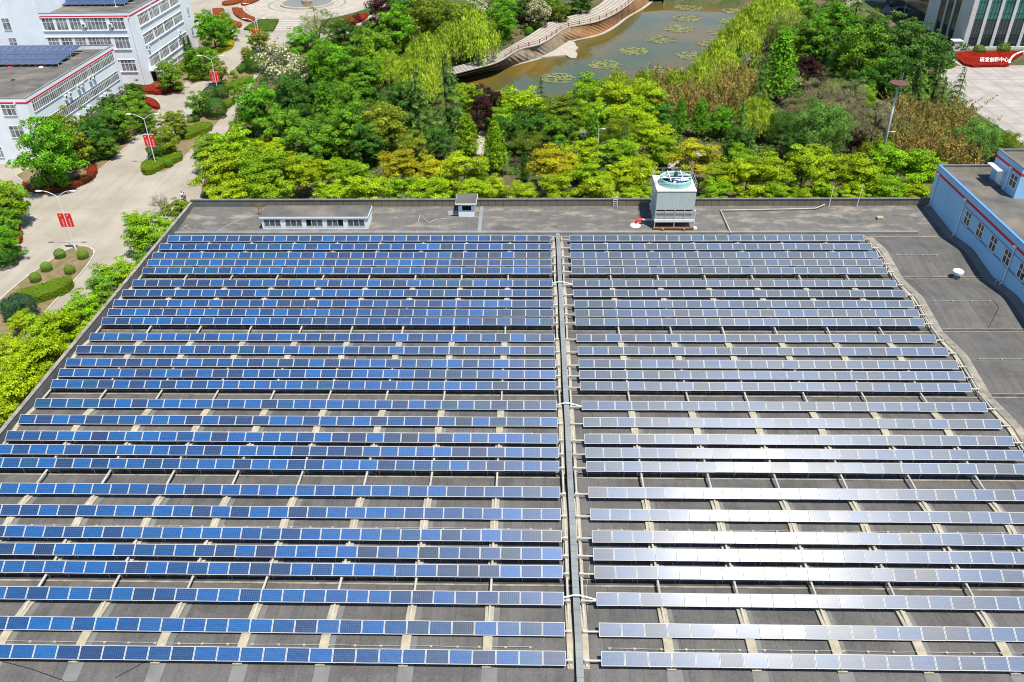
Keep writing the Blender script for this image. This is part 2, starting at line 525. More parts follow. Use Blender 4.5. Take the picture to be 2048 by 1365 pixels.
# promenade: terraces stepping up from the rim
out_px = [(905, 140), (950, 128), (990, 116), (1030, 92), (1052, 80), (1078, 62), (1100, 47), (1125, 40), (1160, 32), (1190, 20), (1210, 4), (1222, -10)]
OUT = resample(smooth_line([at(x, y, 0.6) for x, y in out_px]), 60)
IN = offset(RIM, 0.47)
b = MB()
N = 6
for k in range(N):
    a = [p.lerp(q, k / N) for p, q in zip(IN, OUT)]; c = [p.lerp(q, (k + 1) / N - 0.004) for p, q in zip(IN, OUT)]
    z = 0.62 + 0.13 * k
    a = [Vector((p.x, p.y, z)) for p in a]; c = [Vector((p.x, p.y, z)) for p in c]
    b.strip(a, c, 0)
    b.strip([Vector((p.x, p.y, z - 0.14)) for p in a], a, 1)
b.strip(c, [Vector((p.x, p.y, 0)) for p in c], 1)
struct('promenade', b, ['pale', 'greyline'])

# maroon railing on the rim
rl = thing('railing', (RIM[20].x, RIM[20].y, 0.8), 'maroon post and rail railing along the top of the pond embankment', 'railing')
b = MB(); L0 = resample([p + Vector((0, 0, 0.2)) for p in offset(RIM, 0.3)[12:]], 46)
for z in (0.45, 1.0):
    b.tube([p + Vector((0, 0, z)) for p in L0], 0.06, 5)
b.build('rail', 'railred', rl)
for p in L0[::2]:
    b = MB(); b.box(p.x - 0.1, p.x + 0.1, p.y - 0.1, p.y + 0.1, p.z, p.z + 1.2); b.build('post', 'railred', rl)

# roads
road_px_r = [(383, 398), (372, 420)]
road = [(-170, -40), (-53, -40), (-53, 119), (90, 119), (90, 139.5), (-61.5, 139.5)] + [tuple(at(x, y)[:2]) for x, y in
        [(425, 300), (455, 262), (474, 225), (505, 165), (530, 135), (545, 110), (575, 92), (600, 85), (660, 80), (720, 60), (790, 30), (830, 5), (835, -40), (300, -40)]] + [(-170, 330)]
b = MB(); b.sheet(road, 0.006); struct('road', b, 'road')
b = MB(); b.sheet(pxpoly([(1690, 14), (1850, 36), (1868, 30), (1880, -20), (1700, -20)]), 0.006); struct('access_road', b, 'greyline')
b = MB(); b.sheet(pxpoly([(1700, 26), (1760, 24), (1778, 6), (1740, 2), (1700, 6)]), 0.03); b.sheet(pxpoly([(1790, 10), (1845, 14), (1850, 2), (1800, -6)]), 0.03)
struct('lawn_verge', b, 'ground')
b = MB(); b.sheet(pxpoly([(1884, 133), (2060, 131), (2400, 131), (2600, 330), (2060, 300), (2010, 262), (1960, 230), (1900, 200), (1880, 160)]), 0.008); struct('plaza', b, 'paving')
b = MB(); b.sheet(pxpoly([(1890, 112), (1905, 112), (1938, 133), (1925, 134)]), 0.012); struct('path', b, 'pale')
for pts in ([(953, 310), (955, 275), (962, 262), (970, 262), (968, 312)], [(1165, 310), (1158, 250), (1166, 246), (1178, 270), (1186, 312)], [(540, 268), (520, 262), (505, 266), (510, 272)],
            [(1330, 330), (1410, 300), (1420, 306), (1345, 342)]):
    b = MB(); b.sheet(pxpoly(pts), 0.02); struct('path', b, 'pale')

def bed(name, pts, h=0.14, kerb=0.22, m='soil'):
    P = [Vector((*at(x, y)[:2], 0)) for x, y in pts]; P = smooth_line(P + [P[0]], 2)[:-1]
    c = sum(P, Vector()) / len(P)
    if sum(P[i].x * P[(i + 1) % len(P)].y - P[(i + 1) % len(P)].x * P[i].y for i in range(len(P))) < 0:
        P = P[::-1]
    n = len(P); I = []
    for i, p in enumerate(P):
        t = (P[(i + 1) % n] - P[i - 1]).normalized(); I.append(p + Vector((-t.y, t.x, 0)) * kerb)
    b = MB()
    up = Vector((0, 0, h))
    b.strip([p + up for p in P] + [P[0] + up], [p + up for p in I] + [I[0] + up], 1)
    b.strip(P + [P[0]], [p + up for p in P] + [P[0] + up], 1)
    b.sheet([(p.x, p.y) for p in I], h - 0.03, 0)
    b.strip([p + up for p in I] + [I[0] + up], [p + up * 0.7 for p in I] + [I[0] + up * 0.7], 1)
    return struct(name, b, [m, 'kerb'])

NEAR_ISLAND = [(150, 494), (172, 492), (190, 500), (190, 512), (170, 540), (140, 575), (100, 615), (60, 665), (0, 740), (-80, 760), (-60, 660), (0, 598), (50, 556), (100, 522), (130, 502)]
MID_ISLAND = [(283, 333), (290, 346), (325, 348), (350, 335), (366, 320), (400, 285), (440, 245), (480, 198), (508, 160), (520, 125), (512, 105), (500, 108), (470, 135), (440, 165), (405, 205), (350, 262), (310, 305)]
B3_BED = [(30, 352), (60, 378), (115, 382), (180, 352), (205, 338), (260, 290), (318, 232), (322, 205), (300, 192), (248, 194), (200, 230), (90, 320)]
B4_BED = [(240, 184), (300, 190), (345, 182), (365, 172), (395, 152), (435, 118), (462, 96), (472, 80), (462, 62), (438, 40), (412, 36), (400, 80), (345, 130), (298, 168)]
LEFT_BED = [(-60, 345), (25, 372), (48, 415), (48, 452), (35, 492), (0, 545), (-80, 640), (-120, 480)]
for nme, pts in (('traffic_island', NEAR_ISLAND), ('traffic_island', MID_ISLAND), ('planting_bed', B3_BED), ('planting_bed', B4_BED), ('planting_bed', LEFT_BED)):
    bed(nme, pts)

# ------------------------------------------------------------------ factory with its folded roof
BAY, V0 = 12.36, 105.95
RIDGE, VALLEY, TOPZ = 9.78, 9.0, 9.5
def zroof(y):
    if y >= V0:
        return VALLEY + 0.1 + (y - V0) / 8.6 * 0.5
    t = ((V0 - y) % BAY) / BAY
    s = 1 - abs(2 * t - 1)                       # 0 at valleys, 1 at the ridge
    s = max(0.0, (s - 0.05) / 0.95)
    s = s if s < 0.86 else 0.86 + 0.14 * (1 - ((1 - s) / 0.14) ** 2) * 0.55
    return VALLEY + (RIDGE - VALLEY) * s

FX0, FX1, FY0, FY1 = -51.75, 58.45, 6.0, 114.6
fac = thing('factory_building', (3, 60, 0), 'long single storey factory with a folded grey felt roof carrying the solar rows', 'building')
ys = []
y = FY0
while y < FY1:
    ys.append(y); y += 0.4
ys.append(FY1)
b = MB(); xs = [FX0 + (FX1 - FX0) * i / 44 for i in range(45)]
vs = [(x, y, zroof(y)) for y in ys for x in xs]; n = 45
b.add(vs, [(j * n + i, j * n + i + 1, (j + 1) * n + i + 1, (j + 1) * n + i) for j in range(len(ys) - 1) for i in range(n - 1)])
b.build('roof', 'roof', fac)
b = MB()
b.box(FX0, FX1 + 20, FY1 - 0.02, FY1 + 0.28, 0, 9.4); b.box(FX0 - 0.3, FX0 - 0.002, FY0, FY1 + 0.28, 0, 9.0); b.box(FX0, FX1, FY0 - 0.3, FY0, 0, 8.9)
b.build('wall', 'white', fac)
b = MB()
b.box(FX0 + 8.2, FX1 - 0.02, FY1 - 0.12, FY1 + 0.18, 9.2, 10.66, 0)
b.box(FX0 - 0.28, FX0 + 8.198, FY1 - 0.12, FY1 + 0.18, 9.2, 10.66, 1)
b.box(FX0 - 0.3, FX1 - 0.02, FY1 - 0.20, FY1 + 0.26, 10.662, 10.74, 1)
b.build('parapet', ['parapet', 'cap'], fac)
b = MB()
b.box(FX0 - 0.28, FX0 + 0.08, FY0, FY1 - 0.21, 8.9, 10.35, 0); b.box(FX0 - 0.32, FX0 + 0.12, FY0, FY1 - 0.21, 10.352, 10.42, 1)
b.build('parapet', ['cap', 'edge'], fac)
for k in range(9):
    v = V0 - BAY * k
    if v < FY0 + 1: break
    b = MB()
    if k == 0:
        b.box(FX0 + 0.1, FX1 - 4.6, v + 0.1, v + 0.55, zroof(v + .3) - 0.1, zroof(v + 0.3) + 0.28, 0)
        b.box(FX0 + 0.1, FX1 - 0.1, v - 0.75, v - 0.55, VALLEY - 0.1, VALLEY + 0.10, 2)
    else:
        b.box(FX0 + 0.1, FX1 - 0.1, v - 0.24, v + 0.24, VALLEY - 0.1, VALLEY + 0.012, 1)
        b.box(FX0 + 0.1, FX1 - 0.1, v - 0.42, v - 0.262, VALLEY - 0.1, VALLEY + 0.10, 2)
        b.box(FX0 + 0.1, FX1 - 0.1, v + 0.262, v + 0.36, VALLEY - 0.1, VALLEY + 0.08, 2)
    b.build('gutter', ['tray', 'trough', 'edge'], fac)
b = MB()                                           # sandy kerb strip beside the end of the shorter array
yy = [FY0 + 0.5 * i for i in range(int((V0 - 0.9 - FY0) / 0.5) + 1)]
b.strip([(46.35, y, zroof(y) + 0.05) for y in yy], [(47.25, y, zroof(y) + 0.05) for y in yy])
b.strip([(47.25, y, zroof(y) + 0.05) for y in yy], [(47.27, y, zroof(y) - 0.05) for y in yy])
b.strip([(46.33, y, zroof(y) - 0.05) for y in yy], [(46.35, y, zroof(y) + 0.05) for y in yy])
b.build('roof_kerb', 'edge', fac)
b = MB()                                           # felt upstand along the foot of the blue wall
b.strip([(FX1 - 1.0, y, zroof(y) + 0.02) for y in ys], [(FX1 - 0.12, y, zroof(y) + 0.30) for y in ys])
b.strip([(FX1 - 0.12, y, zroof(y) + 0.30) for y in ys], [(FX1 + 0.05, y, zroof(y) + 0.31) for y in ys])
b.build('felt_upstand', 'strip', fac)

# ------------------------------------------------------------------ solar rows
ROW_Y = [102.17, 99.18, 96.77, 94.93, 93.18, 89.88, 86.89, 84.41, 82.7, 80.96, 77.66, 74.59, 72.15, 70.38, 68.64, 65.24, 62.3, 59.86, 57.87, 56.09, 52.66, 49.87, 47.41, 45.66, 43.9, 41.25, 38.39, 35.92]
ROW_Z = [-0.0, 0.24, 0.22, 0.08, -0.1, -0.13, 0.17, 0.18, -0.04, -0.17, -0.24, 0.1, 0.06, -0.08, -0.28, -0.18, 0.07, 0.03, 0.03, -0.05, 0.02, 0.15, 0.13, -0.04, -0.14, -0.09, 0.02, 0.06]
TILT = R(29); PW, PD = 1.65, 0.99
LX0, LX1, RX0, RX1 = -51.08, 2.36, 4.83, 45.01
rng = random.Random(11)


def panel_mesh():
    b = MB(); f = 0.042; t = 0.035
    x, y = PW / 2, PD / 2; ix, iy = x - f, y - f
    b.add([(-ix, -iy, -0.004), (ix, -iy, -0.004), (ix, iy, -0.004), (-ix, iy, -0.004)], [(0, 1, 2, 3)], 0)
    for a in ((-x, x, -y, -iy), (-x, x, iy, y), (-x, -ix, -iy, iy), (ix, x, -iy, iy)):
        b.box(a[0], a[1], a[2], a[3], -t, 0, 1)
    b.add([(-ix, -iy, -0.03), (ix, -iy, -0.03), (ix, iy, -0.03), (-ix, iy, -0.03)], [(3, 2, 1, 0)], 1)
    ob = b.build('solar_panel', ['cells', 'alu'], org=(0, 0, 0))
    me = ob.data; bpy.data.objects.remove(ob); return me


PANEL = panel_mesh()
PAL = [(0.0005, 0.045, 0.148), (0.0003, 0.082, 0.265), (0.004, 0.027, 0.088), (0.013, 0.018, 0.050), (0.002, 0.062, 0.115)]
GREY_SHEEN = (0.017, 0.036, 0.056)                  # grey sheen of the shorter array, painted into the cell colour
def panel_colour(x, y, side):
    from mathutils import noise as nz
    h = nz.noise(Vector((x * 0.10, y * 0.13, 3.1))) + 0.6 * nz.noise(Vector((x * 0.45, y * 0.9, 9.0)))
    r = rng.random()
    near = max(0.0, min(1.0, (100 - y) / 60))
    if h > 0.42 and y > 55: k = 4
    elif r < 0.34 + 0.22 * near + h * 0.3: k = 1
    elif r < 0.62 + 0.2 * near: k = 0
    elif r < 0.86 + 0.05 * near: k = 2
    else: k = 3
    u, ref = (0.42, PAL[0]) if side == 'L' else (0.70, GREY_SHEEN)   # most modules sit close to the common tone of their side
    if side == 'L' and rng.random() < max(0.0, (x + 16) / 24): u, ref = 0.55, GREY_SHEEN  # painted sheen also greys left panels, more often towards the tray
    c = tuple(p * (1 - u) + q * u for p, q in zip(PAL[k], ref)); s = rng.uniform(0.88, 1.12)
    return (c[0] * s, c[1] * s * rng.uniform(0.93, 1.07), c[2] * s, 1)


def solar_row(k, side):
    y, z = ROW_Y[k], 10.0 + ROW_Z[k]
    x0, x1, n = (LX0, LX1, 32) if side == 'L' else (RX0, RX1, 24)
    pitch = (x1 - x0) / n
    # what the photograph shows of the row, plus a few panels more
    zc = (Vector((0, y, z)) - CAM_P).dot(CAM_F); half = zc * 1024 / FOC
    keep = [i for i in range(n) if -half - 9 < x0 + (i + 0.5) * pitch < half + 9]
    xa, xb = x0 + keep[0] * pitch, x0 + (keep[-1] + 1) * pitch
    if side == 'L':
        where = 'left of the cable tray'
    else:
        where = 'right of the cable tray'
    o_ = f'{nth(k)} from the far parapet' if k < 14 else (f'{nth(27 - k)} from the near edge' if k < 27 else 'nearest of all')
    look = 'row of blue solar panels' if side == 'L' else 'row of glaring solar panels'
    t = thing('solar_panel_row', ((xa + xb) / 2, y, z), f'{look} {where}, {o_}', 'solar panels',
              'solar panel rows left of the cable tray' if side == 'L' else 'solar panel rows right of the cable tray')
    L = t.location; rt = R(rng.gauss(0, 0.45))
    for i in keep:
        p = bpy.data.objects.new('solar_panel', PANEL); COL.objects.link(p); p.parent = t
        p.location = (x0 + (i + 0.5) * pitch - L.x, PD / 2 * math.cos(TILT) + rng.uniform(-.006, .006), PD / 2 * math.sin(TILT) + rng.uniform(-.008, .008))
        p.rotation_euler = (TILT + rt + R(rng.gauss(0, 0.2)), R(rng.gauss(0, 0.2)), 0)
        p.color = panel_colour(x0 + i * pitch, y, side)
    b = MB()
    ends = (x1 if side == 'L' else x0)
    a = min(xa, ends - 0.2 if side == 'L' else ends - 1.05); c = max(xb, (x1 + 0.5) if side == 'L' else xb)
    if side == 'R': a = x0 - 1.15; c = xb + (0.9 if xb > 44 else 0)
    b.cyl((a, y + 0.42, z + 0.03), (c, y + 0.42, z + 0.03), 0.075, n=8)
    b.build('support_tube', 'pipe', t)
    b = MB()
    for fy in (0.16, 0.78):
        yy_, zz = y + fy * math.cos(TILT) * PD, z + fy * math.sin(TILT) * PD - 0.06
        b.box(xa, xb, yy_ - 0.025, yy_ + 0.025, zz - 0.05, zz + 0.008)
    x = x0 + 0.12
    while x < x1:
        if xa - 0.1 < x < xb + 0.1:
            zt = z + 0.8 * math.sin(TILT) * PD - 0.1
            b.box(x - 0.03, x + 0.03, y + 0.66, y + 0.72, z - 0.12, zt); b.box(x - 0.03, x + 0.03, y + 0.05, y + 0.75, z - 0.17, z - 0.11)
            b.box(x - 0.02, x + 0.02, y + 0.28, y + 0.36, min(z - 0.3, zroof(y + 0.3)), z - 0.16)
        x += pitch * 2
    b.build('rack', 'steel', t)
    # clamps where the tube meets the support pipe
    b = MB(); xc = 2.67 if side == 'L' else 3.82
    b.box(xc - 0.17, xc + 0.17, y + 0.31, y + 0.53, z - 0.22, z + 0.12)
    b.build('clamp', 'pipe', t)


for k in range(28):
    solar_row(k, 'L'); solar_row(k, 'R')

# support pipes that carry the rows, on cream concrete pads
def beam(x, label, pads_at, j):
    t = thing('support_pipe', (x, 68, 9.5), label, 'support pipe', 'support pipes under the solar rows')
    pts = [(x, ROW_Y[0] + 2.4, zroof(ROW_Y[0] + 2.4) + 0.35)] + [(x, ROW_Y[k] + 0.3, 10 + ROW_Z[k] - 0.28) for k in range(28)] + [(x, ROW_Y[27] + 0.1, 9.75)]
    vis = [p for p in pts if abs(p[0]) < (Vector(p) - CAM_P).dot(CAM_F) * 1024 / FOC + 6]
    if len(vis) < 2: return
    b = MB(); b.tube([Vector(p) for p in vis], 0.10, 8); b.build('pipe', 'pipe', t)
    ylo = vis[-1][1]
    for g in range(6):
        r = [k for k in range(g * 5, min(28, g * 5 + 5))]
        spans = []
        if len(r) >= 3:
            spans.append((ROW_Y[r[0]] + 0.9, ROW_Y[r[-1]] + 0.45))
        if g == 5: spans = [(ROW_Y[25] + 0.9, ROW_Y[27] + 0.02)]
        for ya, yb in spans:
            if ya < ylo: continue
            b = MB(); m_ = 16; hw = 0.34 if pads_at else 0.22
            ty = [ya + (yb - ya) * i / m_ for i in range(m_ + 1)]
            zz = [zroof(q) + 0.20 for q in ty]
            b.strip([(x - hw, q, w_) for q, w_ in zip(ty, zz)], [(x + hw, q, w_) for q, w_ in zip(ty, zz)])
            for s in (-1, 1):
                A_ = [(x + s * hw, q, w_) for q, w_ in zip(ty, zz)]; B_ = [(x + s * hw, q, w_ - 0.3) for q, w_ in zip(ty, zz)]
                b.strip(A_, B_) if s < 0 else b.strip(B_, A_)
            for q, w_, s in ((ty[0], zz[0], 0), (ty[-1], zz[-1], 1)):
                b.add([(x - hw, q, w_), (x + hw, q, w_), (x + hw, q, w_ - .3), (x - hw, q, w_ - .3)], [(0, 1, 2, 3)])
            pd = b.build('concrete_pad', 'pad', t)
            if pads_at:
                b = MB()
                b.strip([(x + hw, q, zroof(q) + 0.018) for q in ty], [(x + hw + 0.42, q, zroof(q) + 0.018) for q in ty])
                if g == 5:
                    b.strip([(x - hw, yb, zroof(yb) + 0.02), (x - hw, yb - 1.3, zroof(yb - 1.3) + 0.02)], [(x + hw + .42, yb, zroof(yb) + 0.02), (x + hw + .42, yb - 1.3, zroof(yb - 1.3) + 0.02)])
                b.build('membrane_strip', 'strip', t)
        # short stub posts carrying the pipe across the valley
    for p in vis[1:-1]:
        if p[2] - zroof(p[1]) < 0.5: continue
        b = MB(); b.box(x - 0.07, x + 0.07, p[1] - 0.05, p[1] + 0.05, zroof(p[1]) - 0.05, p[2]); b.build('stub_post', 'pipe', t)


for j in range(10):
    lab = 'white support pipe running beside the cable tray on its left' if j == 0 else f'white support pipe on concrete pads, {nth(j)} left of the cable tray'
    if j == 9: lab = 'white support pipe on concrete pads along the left parapet'
    beam(2.67 - 5.98 * j, lab, j not in (0, 9), j)
for j in range(8):
    lab = 'white support pipe running beside the cable tray on its right' if j == 0 else f'white support pipe on concrete pads, {nth(j)} right of the cable tray'
    if j == 7: lab = 'white support pipe by the sandy kerb at the short array end'
    beam(3.82 + 6.0 * j, lab, j not in (0, 7), j)

# cable tray between the arrays
t = thing('cable_tray', (3.32, 70, 9.5), 'grey covered cable tray running between the two solar arrays', 'cable tray')
yy = [104.9 - 0.72 * i for i in range(110)]
b = MB()
for y0, y1 in zip(yy[:-1], yy[1:]):
    if y1 < 28: break
    za, zb = zroof(y0) * 0.35 + 9.5 * 0.65 + 0.50, zroof(y1) * 0.35 + 9.5 * 0.65 + 0.50
    ya, yb = y0, y1 + 0.02
    v = [(x, y_, z_ + dz) for (y_, z_) in ((ya, za), (yb, zb)) for x in (3.06, 3.58) for dz in (-0.22, 0)]
    b.add(v, [(1, 5, 7, 3), (0, 4, 5, 1), (2, 3, 7, 6), (0, 1, 3, 2), (4, 6, 7, 5)])
b.build('lid', 'tray', t)
for y_ in yy[::6]:
    if y_ < 28: break
    zt = zroof(y_) * 0.35 + 9.5 * 0.65 + 0.28
    b = MB(); b.box(3.1, 3.54, y_ - 0.03, y_ + 0.03, zroof(y_) - 0.02, zt); b.build('foot', 'steel', t)
# white pipes bridging the tray at three rows
for k in (5, 15, 25):
    y_, z_ = ROW_Y[k], 10 + ROW_Z[k]
    b = MB(); b.tube([Vector((2.2, y_ + 0.6, z_ + 0.12)), Vector((3.1, y_ + 0.72, z_ + 0.30)), Vector((3.6, y_ + 0.70, z_ + 0.30)), Vector((4.9, y_ + 0.5, z_ + 0.05))], 0.06, 7)
    wh = {5: 'far', 15: 'middle', 25: 'near'}[k]
    tag(b.build('conduit', 'plastic', org=(3.3, y_, z_)), f'white conduit bridging the cable tray between two arrays, at the {wh} crossing', 'conduit', 'conduits bridging the cable tray')

# lightning wire on little cream blocks along the ridges
def light_wire(y, x0, x1, step, label):
    t = thing('lightning_wire', ((x0 + x1) / 2, y, zroof(y)), label, 'lightning wire', 'lightning wires on the roof')
    b = MB(); L_ = []
    x = x0
    while x <= x1:
        L_.append(x + rng.uniform(-.15, .15)); x += step
    b.tube([Vector((x, y + rng.uniform(-.05, .05), zroof(y) + 0.17)) for x in L_], 0.014, 4); b.build('wire', 'steel', t)
    for x in L_:
        b = MB(); b.box(x - 0.09, x + 0.09, y - 0.07, y + 0.09, zroof(y) - 0.02, zroof(y) + 0.15); b.build('support_block', 'pad', t)
for n_, k in enumerate((7, 12, 17, 22, 27)):
    y_ = ROW_Y[k] + 1.75 if k != 27 else ROW_Y[k] + 1.6
    xl = max(LX0 + 1, -(y_ * 0.66 + 16))
    light_wire(y_, xl, 1.6, 1.85, f'thin lightning wire on cream blocks left of the tray, {nth(n_)} from the parapet')
    light_wire(y_, 5.6, min(44.4, y_ * 0.66 + 16), 1.85, f'thin lightning wire on cream blocks right of the tray, {nth(n_)} from the parapet')
light_wire(106.9, -50.5, 16, 5.6, 'lightning wire on small blocks behind the farthest left row')
light_wire(106.9, 26, 55, 6.2, 'lightning wire on small blocks behind the farthest right row')
light_wire(98.6, 48.2, 53.5, 1.7, 'short lightning wire on blocks by the white mushroom vent')
light_wire(86.6, 48.2, 55, 2.2, 'lightning wire on blocks across the bare roof right of the arrays')
light_wire(74.4, 48.2, 56, 2.4, 'lightning wire on blocks on the second bare bay near the blue wall')

# ------------------------------------------------------------------ things standing on the far roof strip
# long white monitor shed
sx0, sx1, sy0, sy1 = -39.25, -23.9, 107.6, 111.1
sb = zroof(107.6) - 0.1
t = thing('roof_shed', ((sx0 + sx1) / 2, sy0, sb), 'long low white shed with five triple windows on the far roof', 'shed')
b = MB(); b.box(sx0, sx1, sy0, sy1, sb, 10.98); b.build('wall', 'white', t)
b = MB(); b.box(sx0 - 0.16, sx1 + 0.16, sy0 - 0.2, sy1 + 0.16, 10.982, 11.22, 1); b.box(sx0 - 0.12, sx1 + 0.12, sy0 - 0.16, sy1 + 0.12, 11.222, 11.27, 0); b.build('roof', ['greyroof', 'white'], t)
for i, (a, c) in enumerate(((-38.9, -36.5), (-35.8, -33.4), (-32.8, -30.4), (-29.8, -27.4), (-26.75, -24.35))):
    b = MB(); z0, z1 = 9.72, 10.72; w3 = (c - a) / 3
    for q in range(4):
        x = a + w3 * q; b.box(x - 0.035, x + 0.035, sy0 - 0.05, sy0 - 0.002, z0, z1)
    b.box(a, c, sy0 - 0.05, sy0 - 0.002, z0 - 0.07, z0); b.box(a, c, sy0 - 0.05, sy0 - 0.002, z1, z1 + 0.06)
    wn = b.build('window', 'trim', t)
    opened = {2: 0, 3: 2}.get(i)
    for q in range(3):
        b = MB(); b.box(a + w3 * q + 0.036, a + w3 * (q + 1) - 0.036, sy0 - 0.02, sy0 - 0.004, z0 + .002, z1 - .002)
        b.build('pane', 'darkin' if q == opened else 'curtain', wn)
# small hut
hx0, hx1, hy0, hy1 = -11.1, -8.8, 111.25, 114.2
hb = zroof(111.25) - 0.1
t = thing('roof_hut', ((hx0 + hx1) / 2, hy0, hb), 'small square white hut with one dark opening by the far parapet', 'hut')
b = MB()
b.box(hx0, hx1, hy0, hy1, hb, 10.35); b.box(hx0, hx0 + 0.55, hy0, hy1, 10.35, 11.35); b.box(hx1 - 0.4, hx1, hy0, hy1, 10.35, 11.35); b.box(hx0 + .55, hx1 - .4, hy0 + 0.3, hy1, 10.35, 11.35); b.box(hx0, hx1, hy0, hy1, 11.2, 11.45)
b.build('wall', 'white', t)
b = MB(); b.box(hx0 + .551, hx1 - .401, hy0 + 0.25, hy0 + 0.295, 10.36, 11.19); b.build('opening', 'darkin', t)
b = MB(); b.box(hx0 - 0.4, hx1 + 0.4, hy0 - 0.35, hy1 + 0.3, 11.452, 11.66, 1); b.box(hx0 - 0.36, hx1 + 0.36, hy0 - 0.31, hy1 + 0.26, 11.662, 11.72, 0); b.build('roof', ['greyroof', 'trim'], t)
b = MB(); zf = zroof(111)
for i in range(4):
    b.box(-12.6, -11.15, 111.5 + i * .12, 111.55 + i * .12, zf + 0.25 + i * 0.12, zf + 0.3 + i * 0.12)
b.box(-12.6, -12.52, 111.4, 111.5, zf, zf + 0.8); b.build('steps', 'plastic', t)
b = MB()                                              # pale cable channel from the hut to the arrays
b.strip([(-8.1, y, zroof(y) + 0.16) for y in (114.2, 110, 106.6)], [(-7.55, y, zroof(y) + 0.16) for y in (114.2, 110, 106.6)])
b.strip([(-7.55, y, zroof(y) + 0.16) for y in (114.2, 110, 106.6)], [(-7.55, y, zroof(y) - .02) for y in (114.2, 110, 106.6)])
b.strip([(-8.1, y, zroof(y) - .02) for y in (114.2, 110, 106.6)], [(-8.1, y, zroof(y) + .16) for y in (114.2, 110, 106.6)])
tag(b.build('cable_channel', 'tray', org=(-7.8, 110, 9.3)), 'grey cable channel from the small hut to the first solar row', 'cable channel')

# cooling tower
cx0, cx1, cy0, cy1 = 17.15, 22.55, 107.5, 113.1
cb = zroof(107.5)
t = thing('cooling_tower', ((cx0 + cx1) / 2, cy0, cb), 'tall pale cooling tower with a big round fan on top', 'cooling tower')
b = MB(); z0, zl, z1 = cb + 1.5, cb + 3.0, 15.05
b.box(cx0, cx1, cy0, cy1, zl, z1 - 0.12); b.build('casing', 'corr', t)
b = MB(); b.box(cx0 - 0.06, cx1 + 0.06, cy0 - 0.06, cy1 + 0.06, z1 - 0.118, z1); b.build('top_deck', 'plastic', t)
b = MB(); b.box(cx0 + 0.3, cx1 - 0.3, cy0 + 0.3, cy1 - 0.3, z0, zl - 0.01); b.build('inner_fill', 'darkin', t)
for i in range(4):
    a, c = cx0 + (cx1 - cx0) * i / 4, cx0 + (cx1 - cx0) * (i + 1) / 4
    b = MB()
    for q in range(7):
        z = z0 + 0.1 + q * 0.19
        b.add([(a + .06, cy0 + 0.008, z - .03), (c - .06, cy0 + 0.008, z - .03), (c - .06, cy0 + 0.03, z + .045), (a + .06, cy0 + 0.03, z + .045)], [(0, 1, 2, 3)])
    b.box(a - 0.05, a + 0.05, cy0 - 0.03, cy0 + 0.1, z0, zl - 0.002); b.box(c - 0.05, c + 0.05, cy0 - 0.028, cy0 + 0.1, z0, zl - 0.002)
    b.build('louvre', 'steel', t)
for x, d in ((cx0 + .01, .2), (cx1 - .01, -.2)):
    b = MB()
    for s in range(4):
        a, c = cy0 + (cy1 - cy0) * s / 4, cy0 + (cy1 - cy0) * (s + 1) / 4
        for q in range(7):
            z = z0 + 0.1 + q * 0.19
            b.add([(x, a + .06, z), (x, c - .06, z), (x + d, c - .06, z + .12), (x + d, a + .06, z + .12)], [(0, 1, 2, 3)])
    b.build('louvre', 'steel', t)
b = MB(); b.box(cx0 - 0.1, cx1 + 0.1, cy0 - 0.1, cy1 + 0.1, z0 - 0.38, z0 - 0.002); b.build('basin', 'plastic', t)
b = MB()
for x in (cx0 - .05, (cx0 + cx1) / 2, cx1 - .07):
    for y in (cy0 - .06, (cy0 + cy1) / 2, cy1 - .06):
        b.box(x, x + 0.12, y, y + 0.12, cb + 0.36, z0 - 0.382)
b.build('frame_posts', 'steel', t)
b = MB()
for y in (cy0 - 0.25, (cy0 + cy1) / 2, cy1):
    b.box(cx0 - 0.2, cx1 + 0.2, y, y + 0.2, cb + 0.12, cb + 0.38)
for x in (cx0 + 1.0, cx1 - 1.4):
    b.box(x, x + 0.32, cy0 - 0.7, cy0 - 0.252, cb - 0.02, cb + 0.30); b.box(x + .05, x + 0.25, cy0 - .25, cy1, cb - 0.02, cb + 0.118)
b.build('base_beam', 'rust', t)
fcx, fcy, fr = (cx0 + cx1) / 2 + 0.1, (cy0 + cy1) / 2 - .1, 2.12
b = MB(); b.lathe((fcx, fcy, z1), [(fr + 0.1, 0.0), (fr, 0.55), (fr + 0.06, 0.95), (fr + 0.1, 0.95), (fr + 0.06, 0.56), (fr + 0.16, 0.0)], 40)
b.build('fan_stack', 'tealfrp', t, smooth=True)
b = MB(); b.lathe((fcx, fcy, z1), [(0.0, 0.06), (fr + .05, 0.06)], 30); b.build('fan_well', 'darkin', t)
fn = MB(); fn.lathe((fcx, fcy, z1), [(0, 0.62), (0.35, 0.6), (0.35, 0.35), (0, 0.33)], 14)
hubo = fn.build('fan_hub', 'steel', t)
for k in range(6):
    a = k * math.pi / 3 + 0.25; d = Vector((math.cos(a), math.sin(a), 0)); p = Vector((-d.y, d.x, 0)); c0 = Vector((fcx, fcy, z1 + 0.45))
    b = MB()
    q = [c0 + d * 0.3 - p * 0.16 + Vector((0, 0, -.05)), c0 + d * 0.3 + p * 0.16 + Vector((0, 0, .05)), c0 + d * (fr - .1) + p * 0.36 + Vector((0, 0, .07)), c0 + d * (fr - .1) - p * 0.36 + Vector((0, 0, -.07))]
    b.add(q, [(0, 1, 2, 3)]); b.add([v + Vector((0, 0, -.03)) for v in q], [(3, 2, 1, 0)])
    b.build('fan_blade', 'fanblue' if k % 2 else 'plastic', t)
b = MB()
for k, dy in ((0, -0.45), (1, 0.45)):
    b.box(fcx - fr - 0.05, fcx + fr + 0.05, fcy + dy - 0.06, fcy + dy + 0.06, z1 + 0.97, z1 + 1.07)
